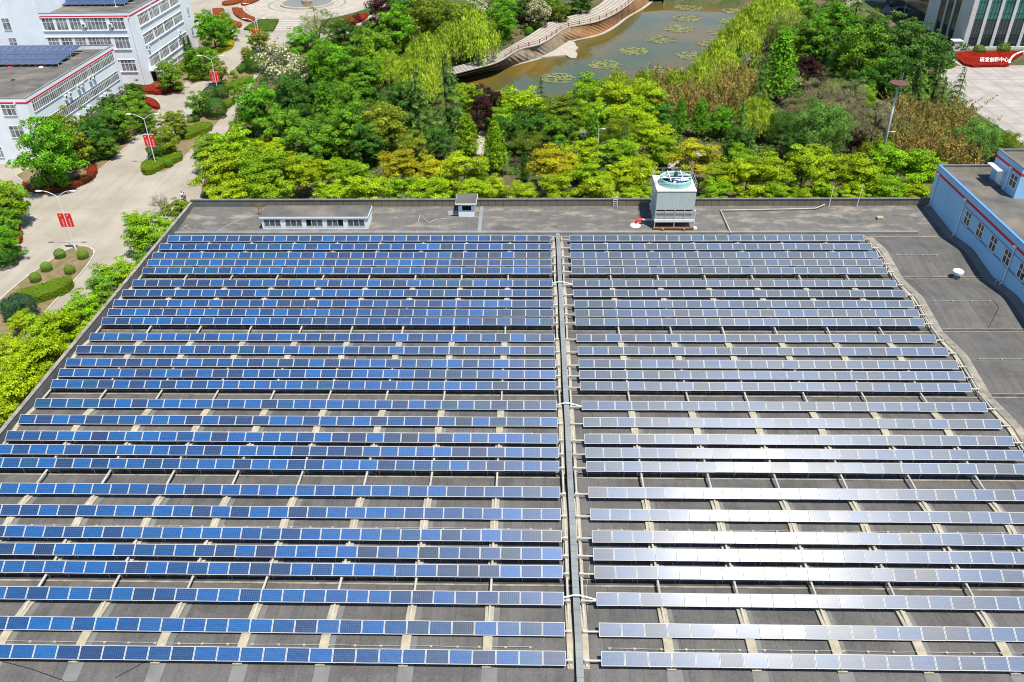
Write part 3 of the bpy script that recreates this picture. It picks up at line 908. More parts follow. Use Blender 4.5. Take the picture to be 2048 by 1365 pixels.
for dx in (-0.9, 0.9):
    h = math.sqrt(fr * fr - dx * dx); b.box(fcx + dx - 0.05, fcx + dx + 0.05, fcy - h, fcy + h, z1 + 1.072, z1 + 1.15)
b.build('motor_frame', 'plastic', t)
b = MB(); b.lathe((fcx, fcy, z1 + 1.0), [(0.0, 0.75), (0.24, 0.7), (0.28, 0.1), (0.2, 0.0)], 12); b.build('motor', 'mullion', t)
b = MB()
P = [(cx0, cy0), (cx1, cy0), (cx1, cy1), (cx0, cy1)]
for (ax, ay), (bx_, by_) in zip(P, P[1:] + P[:1]):
    for z in (0.55, 1.1):
        b.cyl((ax, ay, z1 + z), (bx_, by_, z1 + z), 0.022, n=5)
    for q in range(4):
        x, y = ax + (bx_ - ax) * q / 4, ay + (by_ - ay) * q / 4
        b.cyl((x, y, z1), (x, y, z1 + 1.1), 0.022, n=5)
b.build('guard_rail', 'steel', t)
b = MB()
for y in (cy0 + 0.9, cy0 + 1.45):
    b.cyl((cx0 - 0.22, y, cb + 0.3), (cx0 - 0.22, y, z1 + 1.1), 0.03, n=5)
for q in range(17):
    b.cyl((cx0 - 0.22, cy0 + .9, cb + 0.5 + q * .32), (cx0 - 0.22, cy0 + 1.45, cb + 0.5 + q * .32), 0.02, n=5)
for q in range(6):
    z = cb + 1.9 + q * 0.75
    pts = [Vector((cx0 - 0.22 - 0.55 * math.sin(a), cy0 + 1.17 - 0.4 * math.cos(a), z)) for a in [math.pi * i / 6 for i in range(7)]]
    b.tube(pts, 0.02, 4)
b.build('ladder', 'steel', t)
b = MB(); b.tube([Vector((cx1 + 0.25, cy0 + 0.3, cb + 0.2)), Vector((cx1 + 0.25, cy0 + 0.3, z0 + 1.2)), Vector((cx1, cy0 + 0.3, z0 + 1.2))], 0.06, 6)
b.box(cx1 + .02, cx1 + 0.7, cy0 - 0.1, cy0 + 0.5, cb - .02, cb + 0.16); b.build('drain_pipe', 'plastic', t)

# red elbow pipe at its foot
t = thing('water_pipe', (15.0, 108.6, zroof(108.6)), 'grey pipe with a red elbow rising from a white pad beside the cooling tower', 'pipe')
z = zroof(108.9) + 0.75
b = MB(); b.cyl((15.6, 108.9, z), (17.1, 108.9, z), 0.16, n=10); b.build('pipe', 'steel', t)
b = MB(); b.tube([Vector((15.6, 108.9, z)), Vector((14.95, 108.9, z - 0.04)), Vector((14.7, 108.8, z - 0.25)), Vector((14.65, 108.75, zroof(108.7)))], 0.2, 10); b.build('elbow', 'redpaint', t)
b = MB(); b.lathe((14.6, 108.6, zroof(108.6) - 0.05), [(0, 0.3), (0.45, 0.26), (0.75, 0.12), (0.8, 0)], 9); b.build('pad', 'letter', t)

# long white pipe lying on the roof right of the tower
pts = [at(1462, 466, 9.42), at(1441, 421, 9.7), at(1500, 420, 9.72), at(1600, 418, 9.72), at(1632, 417, 9.75), at(1650, 409, 9.95)]
b = MB(); b.tube(pts, 0.085, 8)
tag(b.build('roof_pipe', 'pipe', org=pts[1]), 'long white bent pipe lying along the far parapet right of the tower', 'pipe')
# ladder over the parapet, lightning rods
t = thing('parapet_ladder', (12.1, 114.4, 9.5), 'small steel ladder hooked over the far parapet left of the tower', 'ladder')
for x in (11.85, 12.45):
    b = MB(); b.tube([Vector((x, 114.3, 9.4)), Vector((x, 114.3, 11.6)), Vector((x, 114.9, 11.6))], 0.035, 5); b.build('stile', 'trim', t)
for q in range(5):
    b = MB(); b.cyl((11.85, 114.3, 9.7 + q * .35), (12.45, 114.3, 9.7 + q * .35), 0.025, n=5); b.build('rung', 'trim', t)
for x, lab in ((43.7, 'thin steel lightning rod at the bend of the white roof pipe'), (47.85, 'thin steel lightning rod on the parapet nearer the blue building')):
    b = MB(); b.cyl((x, 114.0, 9.6), (x + 0.1, 114.1, 12.9), 0.05, 0.03, n=6); b.lathe((x + .1, 114.1, 12.9), [(0, .2), (.06, .05), (.05, 0)], 6)
    tag(b.build('lightning_rod', 'trim', org=(x, 114, 9.6)), lab, 'lightning rod', 'lightning rods on the parapet')
# mushroom vent on the bare roof
vx, vy = 54.0, 93.6; z = zroof(vy)
t = thing('roof_vent', (vx, vy, z), 'white mushroom vent standing on the bare roof near the blue wall', 'vent')
b = MB(); b.lathe((vx, vy, z - .05), [(0.5, 0), (0.42, 0.12), (0.34, 0.2), (0.34, 0.75), (0, 0.75)], 16); b.build('neck', 'tray', t, smooth=True)
b = MB(); b.lathe((vx, vy, z), [(0.0, 0.72), (0.6, 0.66), (0.66, 0.72), (0.68, 1.05), (0.6, 1.14), (0.5, 1.02), (0, 1.06)], 22); b.build('cap', 'plastic', t)
# small block by the parapet, little roof vents
b = MB(); p = at(1760, 436, 9.6); b.box(p.x - 0.45, p.x + 0.45, p.y - 0.35, p.y + 0.35, 9.2, zroof(p.y) + 0.4)
tag(b.build('roof_block', 'pad', org=p), 'lone cream concrete block on the far roof near the blue building', 'block')
for i, (x, y) in enumerate(((1998, 572), (1988, 574))):
    p = at(x, y, 9.1); b = MB(); b.cyl((p.x, p.y, 9.0), (p.x, p.y, 10.0), 0.06, n=6); b.cyl((p.x, p.y, 10.0), (p.x + .18, p.y, 9.95), 0.06, n=6)
    tag(b.build('vent_stub', 'steel', org=p), ['thin bent vent stub by the second gutter, closer to the blue wall', 'thin bent vent stub by the second gutter, closer to the solar rows'][i], 'vent', 'vent stubs by the gutter')
# rusty rack at the shed's corner
p = at(517, 425, 9.9); b = MB()
for dx in (0, 0.5):
    b.box(p.x + dx, p.x + dx + .08, p.y, p.y + .08, 9.3, 11.3); b.box(p.x + dx, p.x + dx + .06, p.y + 0.6, p.y + .66, 9.3, 10.8)
for z in (9.8, 10.5, 11.1):
    b.box(p.x, p.x + .58, p.y - .003, p.y + .07, z, z + .06)
tag(b.build('rusty_frame', 'rust', org=p), 'rusty steel frame leaning at the corner of the long white shed', 'frame')
# torn sealing strips and a loose cable on the far roof
def patch(pts, lab, wd=0.08, mat_='seal'):
    P = [at(x, y, zroof(at(x, y, 9.4).y)) for x, y in pts]; P = [Vector((p.x, p.y, zroof(p.y) + 0.03)) for p in P]
    b = MB(); b.tube(P, wd / 2, 5); tag(b.build('loose_cable', mat_, org=P[0]), lab, 'cable', 'loose cables on the roof')
patch([(760, 462), (735, 455), (775, 452), (800, 462), (840, 461), (862, 445), (900, 434), (925, 420)] if False else [(362, 462), (372, 452), (376, 458), (410, 464), (432, 466), (455, 452), (485, 438), (505, 432)], 'pale loose cable snaking over the far left roof corner', 0.07)
patch([(836, 447), (840, 430), (858, 447), (870, 440), (895, 437)], 'pale torn sealing strip on the roof between shed and hut', 0.08)
patch([(230, 1357), (262, 1340), (330, 1302)], 'thin black cable running out under the nearest left row', 0.05, 'black')
patch([(0, 1322), (60, 1338), (128, 1362)], 'thin black cable crossing the roof at the lower left corner', 0.05, 'black')
patch([(1180, 1130), (1172, 1180), (1176, 1226)], 'thin pale cable looping beside the tray near the front', 0.04)
patch([(1985, 600), (1998, 615), (1975, 660), (1985, 664)], 'thin black cable curling over the roof beside the blue wall', 0.05, 'black')

# ------------------------------------------------------------------ windows on facades
def window(parent, plane, c, u0, u1, z0, z1, cols, transom=0.35, out=-1, pane='palepane', gap_cols=(), top_rows=True):
    """a framed window on the plane X=c ('x') or Y=c ('y'); `out` is the outward sign along that axis"""
    d0, d1, d2 = c + out * 0.002, c + out * 0.05, c + out * 0.02
    lo = lambda a, b: (min(a, b), max(a, b))
    def bx(b, a0, a1, za, zb, p, q, m=0):
        p, q = lo(p, q)
        if plane == 'x': b.box(p, q, a0, a1, za, zb, m)
        else: b.box(a0, a1, p, q, za, zb, m)
    b = MB(); f = 0.055
    bx(b, u0, u1, z0 - 0.08, z0, d0, c + out * 0.14); bx(b, u0, u1, z1, z1 + 0.06, d0, d1)
    w_ = (u1 - u0) / cols
    for q in range(cols + 1):
        x = u0 + w_ * q; bx(b, x - f, x + f, z0, z1, d0, d1)
    zt = z1 - (z1 - z0) * transom
    for q in range(cols):
        bx(b, u0 + w_ * q + f, u0 + w_ * (q + 1) - f, zt - f, zt + f, d0, d1)
    fr = b.build('window', 'trim', parent)
    b = MB()
    for q in range(cols):
        if q in gap_cols: continue
        a0, a1 = u0 + w_ * q + f, u0 + w_ * (q + 1) - f
        bx(b, a0, a1, z0, zt - f, d0, d2); bx(b, a0, a1, zt + f, z1, d0, d2)
    b.build('pane', pane, fr)
    return fr


def flat_building(name, x0, x1, y0, y1, h, label, cat='building', roof_in=0.9):
    t = thing(name, ((x0 + x1) / 2, y0, 0), label, cat)
    b = MB(); b.box(x0, x1, y0, y1, -0.5, h - roof_in); b.build('wall', 'white', t)
    b = MB(); w_ = 0.3
    for a in ((x0, x1, y0, y0 + w_), (x0, x1, y1 - w_, y1), (x0, x0 + w_, y0 + w_, y1 - w_), (x1 - w_, x1, y0 + w_, y1 - w_)):
        b.box(*a, h - roof_in, h, 0)
    b.build('parapet', ['white'], t)
    b = MB(); e = 0.04
    for a in ((x0 - e, x1 + e, y0 - e, y0 + w_ + .05), (x0 - e, x1 + e, y1 - w_ - .05, y1 + e), (x0 - e, x0 + w_ + .05, y0 + w_ + .05, y1 - w_ - .05), (x1 - w_ - .05, x1 + e, y0 + w_ + .05, y1 - w_ - .05)):
        b.box(*a, h + .002, h + 0.1)
    b.build('coping', 'tray', t)
    b = MB(); b.add([(x0 + w_, y0 + w_, h - roof_in + .01), (x1 - w_, y0 + w_, h - roof_in + .01), (x1 - w_, y1 - w_, h - roof_in + .01), (x0 + w_, y1 - w_, h - roof_in + .01)], [(0, 1, 2, 3)])
    b.build('roof', 'greyroof', t)
    return t


def stripe(t, segs, z0, z1):
    b = MB()
    for kind, c, a0, a1, out in segs:
        if kind == 'x': b.box(min(c, c + out * .03), max(c, c + out * .03), a0, a1, z0, z1)
        else: b.box(a0, a1, min(c, c + out * .03), max(c, c + out * .03), z0, z1)
    b.build('red_stripe', 'red', t)


def downpipe(t, x, y, z0, z1, dx=0, dy=0):
    b = MB(); b.cyl((x, y, z0), (x, y, z1), 0.075, n=6); b.box(x - .17, x + .17, y - .17, y + .17, z1, z1 + .3)
    b.tube([Vector((x, y, z0)), Vector((x + dx * 0.3, y + dy * .3, z0 - 0.25))], 0.075, 6)
    b.build('downpipe', 'trim', t)


def aircon(plane, c, u, z, lab, out=1):
    t = thing('air_conditioner', (c + out * .35, u, z) if plane == 'x' else (u, c + out * .35, z), lab, 'air conditioner', 'air conditioners on the white walls')
    b = MB(); b2 = MB()
    if plane == 'x':
        b.box(c + .06, c + .46, u - .45, u + .45, z, z + .8); b.box(c, c + .5, u - .5, u - .46, z - .12, z - .002); b.box(c, c + .5, u + .46, u + .5, z - .12, z - .002)
        b2.cyl((c + .461, u - .1, z + .4), (c + .48, u - .1, z + .4), 0.28, n=14)
    else:
        b.box(u - .45, u + .45, c - .46, c - .06, z, z + .8); b.box(u - .5, u - .46, c - .5, c, z - .12, z - .002); b.box(u + .46, u + .5, c - .5, c, z - .12, z - .002)
        b2.cyl((u - .1, c - .461, z + .4), (u - .1, c - .48, z + .4), 0.28, n=14)
    b.build('casing', 'plastic', t); b2.build('grille', 'mullion', t)


XE = -98.5
# ---- three storey block, nearer
H3, YS, YN = 13.25, 156.6, 196.9
t3 = flat_building('office_block', -150, XE, YS, YN, H3, 'nearer white three storey block with a red stripe and rooftop solar array')
stripe(t3, (('x', XE, YS, YN, 1), ('y', YS, -150, XE + .03, -1)), H3 - 1.05, H3 - 0.72)
for (pa, pb, nc) in (((5, 240), (300, 405), 3), ((130, 575), (430, 745), 3), ((-118, 905), (100, 1060), 3)):
    xa, za = aty(pa[0] / 7.877, 180 + pa[1] / 7.877, YS); xb_, zb = aty(pb[0] / 7.877, 180 + pb[1] / 7.877, YS)
    window(t3, 'y', YS, xa, xb_ - .3, max(zb, 0.4), za, nc)
for k in range(3):
    for q in range(3):
        x = -118 - 11 * q + 0.0
        window(t3, 'y', YS, x, x + 4.2, 2.2 + 4.4 * k - 1.0, 4.6 + 4.4 * k - 1.0, 3)
ya, za = atx(437 / 7.877, 180 + 215 / 7.877, XE); _, zb = atx(500 / 7.877, 180 + 380 / 7.877, XE)
ye, ze = atx(1465 / 6.827, 740 / 6.827, XE)
rows3 = [(zb, za)]
y2, z2a = atx(840 / 7.877, 180 + 375 / 7.877, XE); _, z2b = atx(1575 / 6.827, 1120 / 6.827, XE)
rows3 += [(z2b, z2a), (z2b - (za - z2a) + 0.2, z2a - (za - z2a) + .1)]
for za_, zb_ in rows3:
    y = YS + 1.6
    for q in range(4):
        y1_ = y + (YN - YS - 3.0) / 4
        window(t3, 'x', XE, y, y1_ - 0.05, max(za_, .3), zb_, 12, 0.28, 1); y = y1_
for q, (py, pz, nm) in enumerate(((1040, 1150, 1), (1200, 1040, 2), (870, 1290, 3))):
    y_, z_ = atx(py / 6.827, pz / 6.827, XE)
    for d in (0, 1.9):
        aircon('x', XE, y_ + d, z_ - 1.0, f'white air conditioner between upper window bands of the nearer block, {nth(q * 2 + (1 if d else 0))} listed' if False else
               f'air conditioner under the top windows of the nearer block, {"far" if d else "near"} unit of the {["middle", "far", "near"][q]} pair')
for q, (px_, py_, nm) in enumerate(((1340, 330, 'middle'), (1170, 470, 'near'), (1590, 130, 'far'))):
    y_, z_ = atx(px_ / 7.877, 180 + py_ / 7.877, XE)
    for d in (0, 1.9):
        aircon('x', XE, y_ + d, z_ - 0.3, f'air conditioner under the lower windows of the nearer block, {"far" if d else "near"} unit of the {nm} pair')
downpipe(t3, XE - 2.3, YS - .12, 0.6, H3 - 1.1); downpipe(t3, XE + .12, YN - 0.5, 0.6, H3 - 1.1)

def roof_array(org, ncol, nrow, wd, dp, tilt, label, zr):
    t = thing('rooftop_array', org, label, 'solar panels')
    c, s = math.cos(R(tilt)), math.sin(R(tilt))
    for r_ in range(nrow):
        b = MB()
        for q in range(ncol):
            x0, x1 = -(q + 1) * wd + .09, -q * wd - .09; a0, a1 = r_ * dp + .12, (r_ + 1) * dp - .12
            P = lambda x, a, dz=0: (org[0] + x, org[1] + a * c, org[2] + a * s + dz)
            b.add([P(x0, a0), P(x1, a0), P(x1, a1), P(x0, a1)], [(0, 1, 2, 3)], 0)
            b.add([P(x0 - .05, a0 - .05, -.02), P(x1 + .05, a0 - .05, -.02), P(x1 + .05, a1 + .05, -.02), P(x0 - .05, a1 + .05, -.02)], [(0, 1, 2, 3), (3, 2, 1, 0)], 1)
        b.build('panel_row', ['bluecell', 'alu'], t)
    b = MB()
    for q in range(0, ncol + 1, 3):
        for a in (0.5, nrow * dp * .5, nrow * dp - .5):
            x = org[0] - q * wd; y = org[1] + a * c; b.box(x - .05, x + .05, y - .05, y + .05, zr, org[2] + a * s - .03)
    for r_ in range(nrow):
        a = (r_ + 0.5) * dp; y = org[1] + a * c; z = org[2] + a * s - .1
        b.box(org[0], org[0] + 2.2, y - .05, y + .05, z - .05, z + .03)
    b.build('rack', 'steel', t)
M = mat('blue_cells', (0.004, 0.035, 0.17), 0.25, 0.5); g = NG(M); p = g.pos()
g.out(g.mix(g.math('MULTIPLY', g.lines(p, 0, 0.17, 0.02), 0.3), g.mix(g.noise(p, 0.8, 3), (0.003, 0.026, 0.095), (0.004, 0.042, 0.15)), (0.2, 0.22, 0.26))); MT['bluecell'] = M
zr3 = H3 - .9
p = at(775 / 6.827, 880 / 6.827, zr3 + 0.6); q = at(1180 / 6.827, 605 / 6.827, zr3 + 1.6)
roof_array((p.x, p.y, zr3 + 0.6), 16, 4, 1.72, (q.y - p.y) / 4, 3.6, 'blue solar array tilted on the roof of the nearer white block', zr3)

# ---- four storey block behind with its stair tower
c4 = at(299.5, 174, 0); Y4 = c4.y
lo, hi = 5, 40
for _ in range(50):
    mid = (lo + hi) / 2
    v = Vector((XE, Y4, mid)) - CAM_P
    yy_ = 682.5 - FOC * v.dot(CAM_Y) / v.dot(CAM_F)
    lo, hi = (mid, hi) if yy_ > 26 else (lo, mid)
H4 = mid
ye4, _ = atx(200 + 1350 / 6.827, 620 / 6.827, XE)
t4 = flat_building('office_block', -170, XE, Y4, ye4, H4, 'farther white four storey block with long window bands and a red stripe')
stripe(t4, (('x', XE, Y4, ye4 - 5.5, 1), ('y', Y4, -122, XE + .03, -1)), H4 - 0.95, H4 - 0.62)
z2 = lambda a, b_: (200 + a / 6.827, b_ / 6.827)
z1_ = lambda a, b_: (a / 6.827, b_ / 6.827)
for k, (tl, bl, tr) in enumerate((((510, 210), (555, 350), None), ((585, 480), (625, 610), (1175, 110)), ((670, 785), (705, 915), (1245, 385)))):
    ya, za = atx(*z2(*tl), XE); _, zb = atx(*z2(*bl), XE)
    yb = ye4 - 6.6
    for q in range(4):
        a0 = ya + (yb - ya) * q / 4
        window(t4, 'x', XE, a0, ya + (yb - ya) * (q + 1) / 4 - 1.0, zb, za, 7, 0.30, 1)
    b = MB(); b.box(XE + .004, XE + .22, ya - .2, yb - .7, zb - .32, zb - .09); b.box(XE + .004, XE + .12, ya - .2, yb - .7, za + .062, za + .2); b.build('sill', 'white', t4)
    for q, yy_ in enumerate((ye4 - 3.2,)):
        window(t4, 'x', XE, yy_, yy_ + 1.3, zb + 0.3, za, 2, .3, 1)
ya, za = atx(*z2(860, 955), XE)
for q in range(3):
    window(t4, 'x', XE, ya + q * 5.3, ya + q * 5.3 + 4.9, 0.55, 1.75, 7, 0.1, 1, 'glass')
for y_ in (Y4 + 13.2, ye4 - 5.8):
    downpipe(t4, XE + .12, y_, 0.6, H4 - 1.2)
b = MB(); cy_, cz_ = atx(200 + 790 / 6.827, 960 / 6.827, XE); b.box(XE + .004, XE + 2.2, Y4 + 3.5, Y4 + 7.2, 2.9, 3.1); b.build('canopy', 'trim', t4)
b = MB(); b.box(XE + .006, XE + .09, Y4 + 4.2, Y4 + 6.6, 0.1, 2.6); b.build('door', 'darkin', t4)
for k, (p1, p2) in enumerate((((437, 255), (1722, 405)), ((525, 520), (1790, 665)), ((650, 830), (1875, 970)))):
    xa, za = aty(*z1_(*p1), Y4); xb_, zb = aty(*z1_(*p2), Y4)
    xa = aty(*z1_(437, 255), Y4)[0]
    cuts = [(0.0, 0.07, 2), (0.10, 0.22, 3), (0.25, 0.37, 3), (0.40, 0.52, 3), (0.55, 0.80, 6), (0.84, 1.0, 4)]
    for a, c, n_ in cuts:
        window(t4, 'y', Y4, xa + (xb_ - xa) * a, xa + (xb_ - xa) * c, zb, za, n_, 0.33)
    b = MB(); b.box(xa - .2, xb_ + .2, Y4 - .2, Y4 - .004, zb - .3, zb - .09); b.box(xa - .2, xb_ + .2, Y4 - .14, Y4 - .004, za + .065, za + .2); b.build('sill', 'white', t4)
for i, (a, b_) in enumerate(((1150, 340), (1515, 340))):
    x_, z_ = aty(*z1_(a, b_), Y4); aircon('y', Y4, x_, z_ - .5, ['air conditioner at the fourth floor windows of the farther block, further from corner', 'air conditioner at the fourth floor windows of the farther block, nearer the corner'][i], -1)
y_, z_ = atx(*z2(655, 650), XE); aircon('x', XE, y_, z_ - .4, 'lone air conditioner at the building corner side of the farther block')
y_, z_ = atx(*z2(1075, 440), XE); aircon('x', XE, y_, z_ - .4, 'lone air conditioner high on the end bays of the farther block')
downpipe(t4, XE - 0.25, Y4 - .12, 0.6, H4 - 1.2)
# stair tower
b = MB(); xt = aty(*z1_(470, 30), Y4)[0]; b.box(-165, xt, Y4 - .25, Y4 + 14, -0.4, 30); b.build('stair_tower', 'white', t4)
for (p1, p2) in (((10, 255), (160, 410)), ((110, 525), (225, 640))):
    xa, za = aty(*z1_(*p1), Y4 - .25); xb_, zb = aty(*z1_(*p2), Y4 - .25)
    window(t4, 'y', Y4 - .25, xa, xa + 1.9, za - 2.7, za, 2)
p = at(1690 / 6.827, 60 / 6.827, H4 - .4)
roof_array((p.x, p.y, H4 - .4), 10, 4, 1.75, 3.6, 4, 'blue solar array on the roof of the farther four storey block', H4 - .9)
p = at(1585 / 6.827, 98 / 6.827, H4 - .9); b = MB(); b.cyl(p, p + Vector((0, 0, 3.2)), .07, n=6); b.box(p.x - .3, p.x + .3, p.y - .3, p.y + .3, p.z - .05, p.z + .12)
tag(b.build('lightning_rod', 'trim', org=p), 'white rod standing on the farther roof before its solar array', 'lightning rod')
for i, (x, y, lab) in enumerate(((20, 134, 'small scrap with a red tip lying before the nearer roof array'), (82, 135, 'pale lump lying before the nearer roof array'), (26, 161, 'dark scrap lying on the nearer block roof'))):
    p = at(x, y, zr3); b = MB(); b.lathe(p, [(0, .22), (.35, .18), (.5, 0)], 7); tag(b.build('debris', ['redpaint', 'letter', 'black'][i], org=p), lab, 'debris')

# ---- blue wing on the right
BX, BY0, BY1, BH, BR = 58.45, 58.0, 114.9, 15.75, 14.75
tb = thing('blue_building', (BX, BY1, 0), 'pale blue two storey building with a red stripe and flat grey roof', 'building')
b = MB(); b.box(BX, 110, BY0, BY1, 0, BR); b.build('wall', 'blue', tb)
b = MB(); b.box(BX, BX + .3, BY0, BY1, BR, BH, 0); b.box(BX + .3, 110, BY1 - .3, BY1, BR, BH, 1)
b.box(BX - .04, BX + .36, BY0, BY1, BH + .002, BH + .1, 2); b.box(BX + .361, 110, BY1 - .36, BY1 + .04, BH + .002, BH + .1, 3)
b.build('parapet', ['blue', 'pad', 'bluedark', 'cap'], tb)
b = MB(); b.add([(BX + .3, BY0, BR + .01), (110, BY0, BR + .01), (110, BY1 - .3, BR + .01), (BX + .3, BY1 - .3, BR + .01)], [(0, 1, 2, 3)]); b.build('roof', 'greyroof', tb)
stripe(tb, (('x', BX, BY0, BY1, -1),), BH - 1.12, BH - .78)
b = MB(); b.box(BX - .06, BX - .002, BY0, 104.4, 11.72, 11.92); b.box(BX - .05, BX - .002, BY0, 104.4, 13.9, 14.0); b.build('band', 'bluedark', tb)
for y_ in (113.8, 104.9, 91.0, 79.0, 67.0):
    downpipe(tb, BX - .12, y_, zroof(y_) + .55, BH - 1.1, dx=-1)
for k in range(10):
    a = 102.35 - 3.72 * k
    if a < 62: break
    window(tb, 'x', BX, a, a + 1.6, 12.0, 13.75, 2, .45, -1, 'glass')
tp = thing('roof_penthouse', (65, 105.3, BR), 'small blue penthouse with a door and canopy on the roof of the blue building', 'building')
PX, PY0, PY1, PH = 64.9, 105.3, 112.5, 19.0
b = MB(); b.box(PX, 90, PY0, PY1, BR, PH - .8); b.build('wall', 'blue', tp)
b = MB(); b.box(PX, PX + .3, PY0, PY1, PH - .8, PH, 0); b.box(PX + .3, 90, PY1 - .3, PY1, PH - .8, PH, 1); b.box(PX + .3, 90, PY0, PY0 + .3, PH - .8, PH, 0); b.build('parapet', ['blue', 'pad'], tp)
b = MB(); b.add([(PX + .3, PY0 + .3, PH - .79), (90, PY0 + .3, PH - .79), (90, PY1 - .3, PH - .79), (PX + .3, PY1 - .3, PH - .79)], [(0, 1, 2, 3)])
b.build('roof', 'greyroof', tp)
b = MB(); b.box(PX - .04, PX + .36, PY0 - .04, PY1 + .04, PH + .002, PH + .1); b.box(PX + .361, 90, PY1 - .36, PY1 + .04, PH + .002, PH + .1); b.box(PX + .361, 90, PY0 - .04, PY0 + .36, PH + .002, PH + .1); b.build('coping', 'cap', tp)
stripe(tp, (('x', PX, PY0, PY1, -1), ('y', PY0, PX - .03, 90, -1)), PH - 1.05, PH - .7)
window(tp, 'x', PX, 105.75, 107.45, 16.0, 17.6, 2, .45, -1, 'glass')
b = MB(); b.box(PX - .05, PX - .002, 109.4, 110.9, BR, BR + 2.1, 0); b.build('door', 'trim', tp)
b = MB(); b.box(PX - 1.25, PX - .002, 108.9, 111.9, BR + 2.4, BR + 2.55); b.build('canopy', 'trim', tp)
b = MB(); b.box(PX - 1.0, PX - .01, 109.0, 111.2, BR, BR + .22); b.build('step', 'cap', tp)
downpipe(tp, PX - .12, 107.9, BR + .5, PH - 1.05, dx=-1)

# ---- glass fronted tower, top right
GX, GY, GH = 118.75, 239.0, 26.0
tg = thing('glass_building', (GX, GY, 0), 'tall stone and glass building with white piers and teal glazing', 'building')
b = MB(); b.box(GX + .5, 190, GY + .55, 300, -.3, GH); b.build('core', 'darkglass', tg)
b = MB(); b.box(GX - .06, GX + 1.25, GY - .03, GY + 1.2, 0, GH); b.build('pier', 'clad', tg)
x = GX + 3.75; xs_ = [GX + 1.25]
while x < 185:
    b = MB(); b.box(x, x + .85, GY - .05, GY + .548, 0.72, GH); b.build('pier', 'clad', tg); xs_ += [x, x + .85]; x += 3.68
b = MB(); b.box(GX + 1.25, 190, GY - .3, GY + .54, -.1, .7); b.build('plinth', 'clad', tg)
for i in range(0, len(xs_) - 1, 2):
    a, c = xs_[i], xs_[i + 1]
    b = MB()
    b.box(a + .01, c - .01, GY + .30, GY + .40, 0.72, 8.0, 0); b.box(a + .01, c - .01, GY + .30, GY + .40, 8.06, GH, 1)
    b.build('glazing', ['darkglass', 'teal'], tg)
    b = MB()
    for z in (3.0, 5.8, 7.9, 9.4, 12.4, 15.4, 18.4):
        b.box(a + .02, c - .02, GY + .22, GY + .298, z, z + .1)
    for q in (1, 2):
        xx = a + (c - a) * q / 3; b.box(xx - .04, xx + .04, GY + .20, GY + .297, 0.73, GH)
    b.build('mullion', 'mullion', tg)
for (a, c) in ((GY + 1.2, 246.0), (258.8, 266.5)):
    b = MB(); b.box(GX, GX + .49, a, c, 0, GH); b.build('stone_panel', 'clad', tg)
b = MB()
for y_ in (249.6, 254.2): b.box(GX + .02, GX + .48, y_, y_ + .9, 0, GH)
b.build('stone_fin', 'clad', tg)
b = MB(); b.box(GX + .3, GX + .45, 246.0, 258.8, 0, GH); b.build('dark_glazing', 'darkglass', tg)
b = MB(); p = at(1913, 103, 0); b.box(p.x - 1.4, p.x + .9, p.y, p.y + 2.0, 0, 2.6, 0); b.box(p.x - 1.6, p.x + 1.1, p.y - .2, p.y + 2.2, 2.602, 2.8, 1)
tag(b.build('stone_pillar', ['clad', 'trim'], org=p), 'squat pale stone pillar at the foot of the glass building', 'pillar')

# characters standing in the red flower bed before it
fc = bpy.data.curves.new('lettering', 'FONT'); fc.body = '研发创新中心'; fc.size = 1.25; fc.extrude = 0.05; fc.align_x = 'CENTER'; fc.offset = 0.012
fo = bpy.data.objects.new('lettering', fc); COL.objects.link(fo); fc.materials.append(MT['letter'])
p = at(1986, 125.5, 0.5); fo.location = (p.x, p.y - .3, 0.86); fo.rotation_euler = (R(68), 0, 0)
dg = bpy.context.evaluated_depsgraph_get(); fm = bpy.data.meshes.new_from_object(fo.evaluated_get(dg)); fl = bpy.data.objects.new('lettering', fm); COL.objects.link(fl)
fl.location = fo.location; fl.rotation_euler = fo.rotation_euler; bpy.data.objects.remove(fo); fo = fl
tag(fo, 'row of white Chinese characters standing in the red flower bed', 'lettering')
cw = [at(x, y, 0) for x, y in ((2019, 132), (2022, 122), (2032, 113), (2050, 107), (2075, 104))]
b = MB(); P = smooth_line(cw, 2); Q = offset(P, 0.5); up = Vector((0, 0, .7))
b.strip([p + up for p in P], [p + up for p in Q]); b.strip(P, [p + up for p in P]); b.strip([q + up for q in Q], Q); b.add([P[0], P[0] + up, Q[0] + up, Q[0]], [(0, 1, 2, 3), (3, 2, 1, 0)])
tag(b.build('curved_wall', 'trim', org=cw[0]), 'low white curved wall edging the red bed on the plaza', 'wall')

# ------------------------------------------------------------------ fountain plaza
MT['basin'] = mottled('shallow_water', (0.17, 0.13, 0.045), (0.12, 0.10, 0.06), 0.15, 0.06, 0.4)
FC = Vector((-80, 306, 0))
def disc(name, r, z, m, n=72):
    b = MB(); b.sheet([(FC.x + r * math.cos(2 * math.pi * k / n), FC.y + r * math.sin(2 * math.pi * k / n)) for k in range(n)], z); return struct(name, b, m)
disc('fountain_plaza', 25.0, 0.03, 'pale')
b = MB()
for r0, r1, z in ((20.9, 21.25, .034), (22.3, 22.6, .034), (23.9, 24.3, .034), (12.9, 13.6, .034), (10.6, 10.9, .034)):
    n = 90
    A = [(FC.x + r0 * math.cos(2 * math.pi * k / n), FC.y + r0 * math.sin(2 * math.pi * k / n), z) for k in range(n + 1)]
    B_ = [(FC.x + r1 * math.cos(2 * math.pi * k / n), FC.y + r1 * math.sin(2 * math.pi * k / n), z) for k in range(n + 1)]
    b.strip(B_, A)
struct('plaza_rings', b, 'greyline')
t = thing('fountain', FC, 'round fountain basin with a rock sculpture in the paved circle', 'fountain')
b = MB(); b.lathe(FC, [(9.4, 0.03), (9.3, 0.55), (8.5, 0.6), (8.4, 0.2)], 60); b.build('basin', 'pale', t)
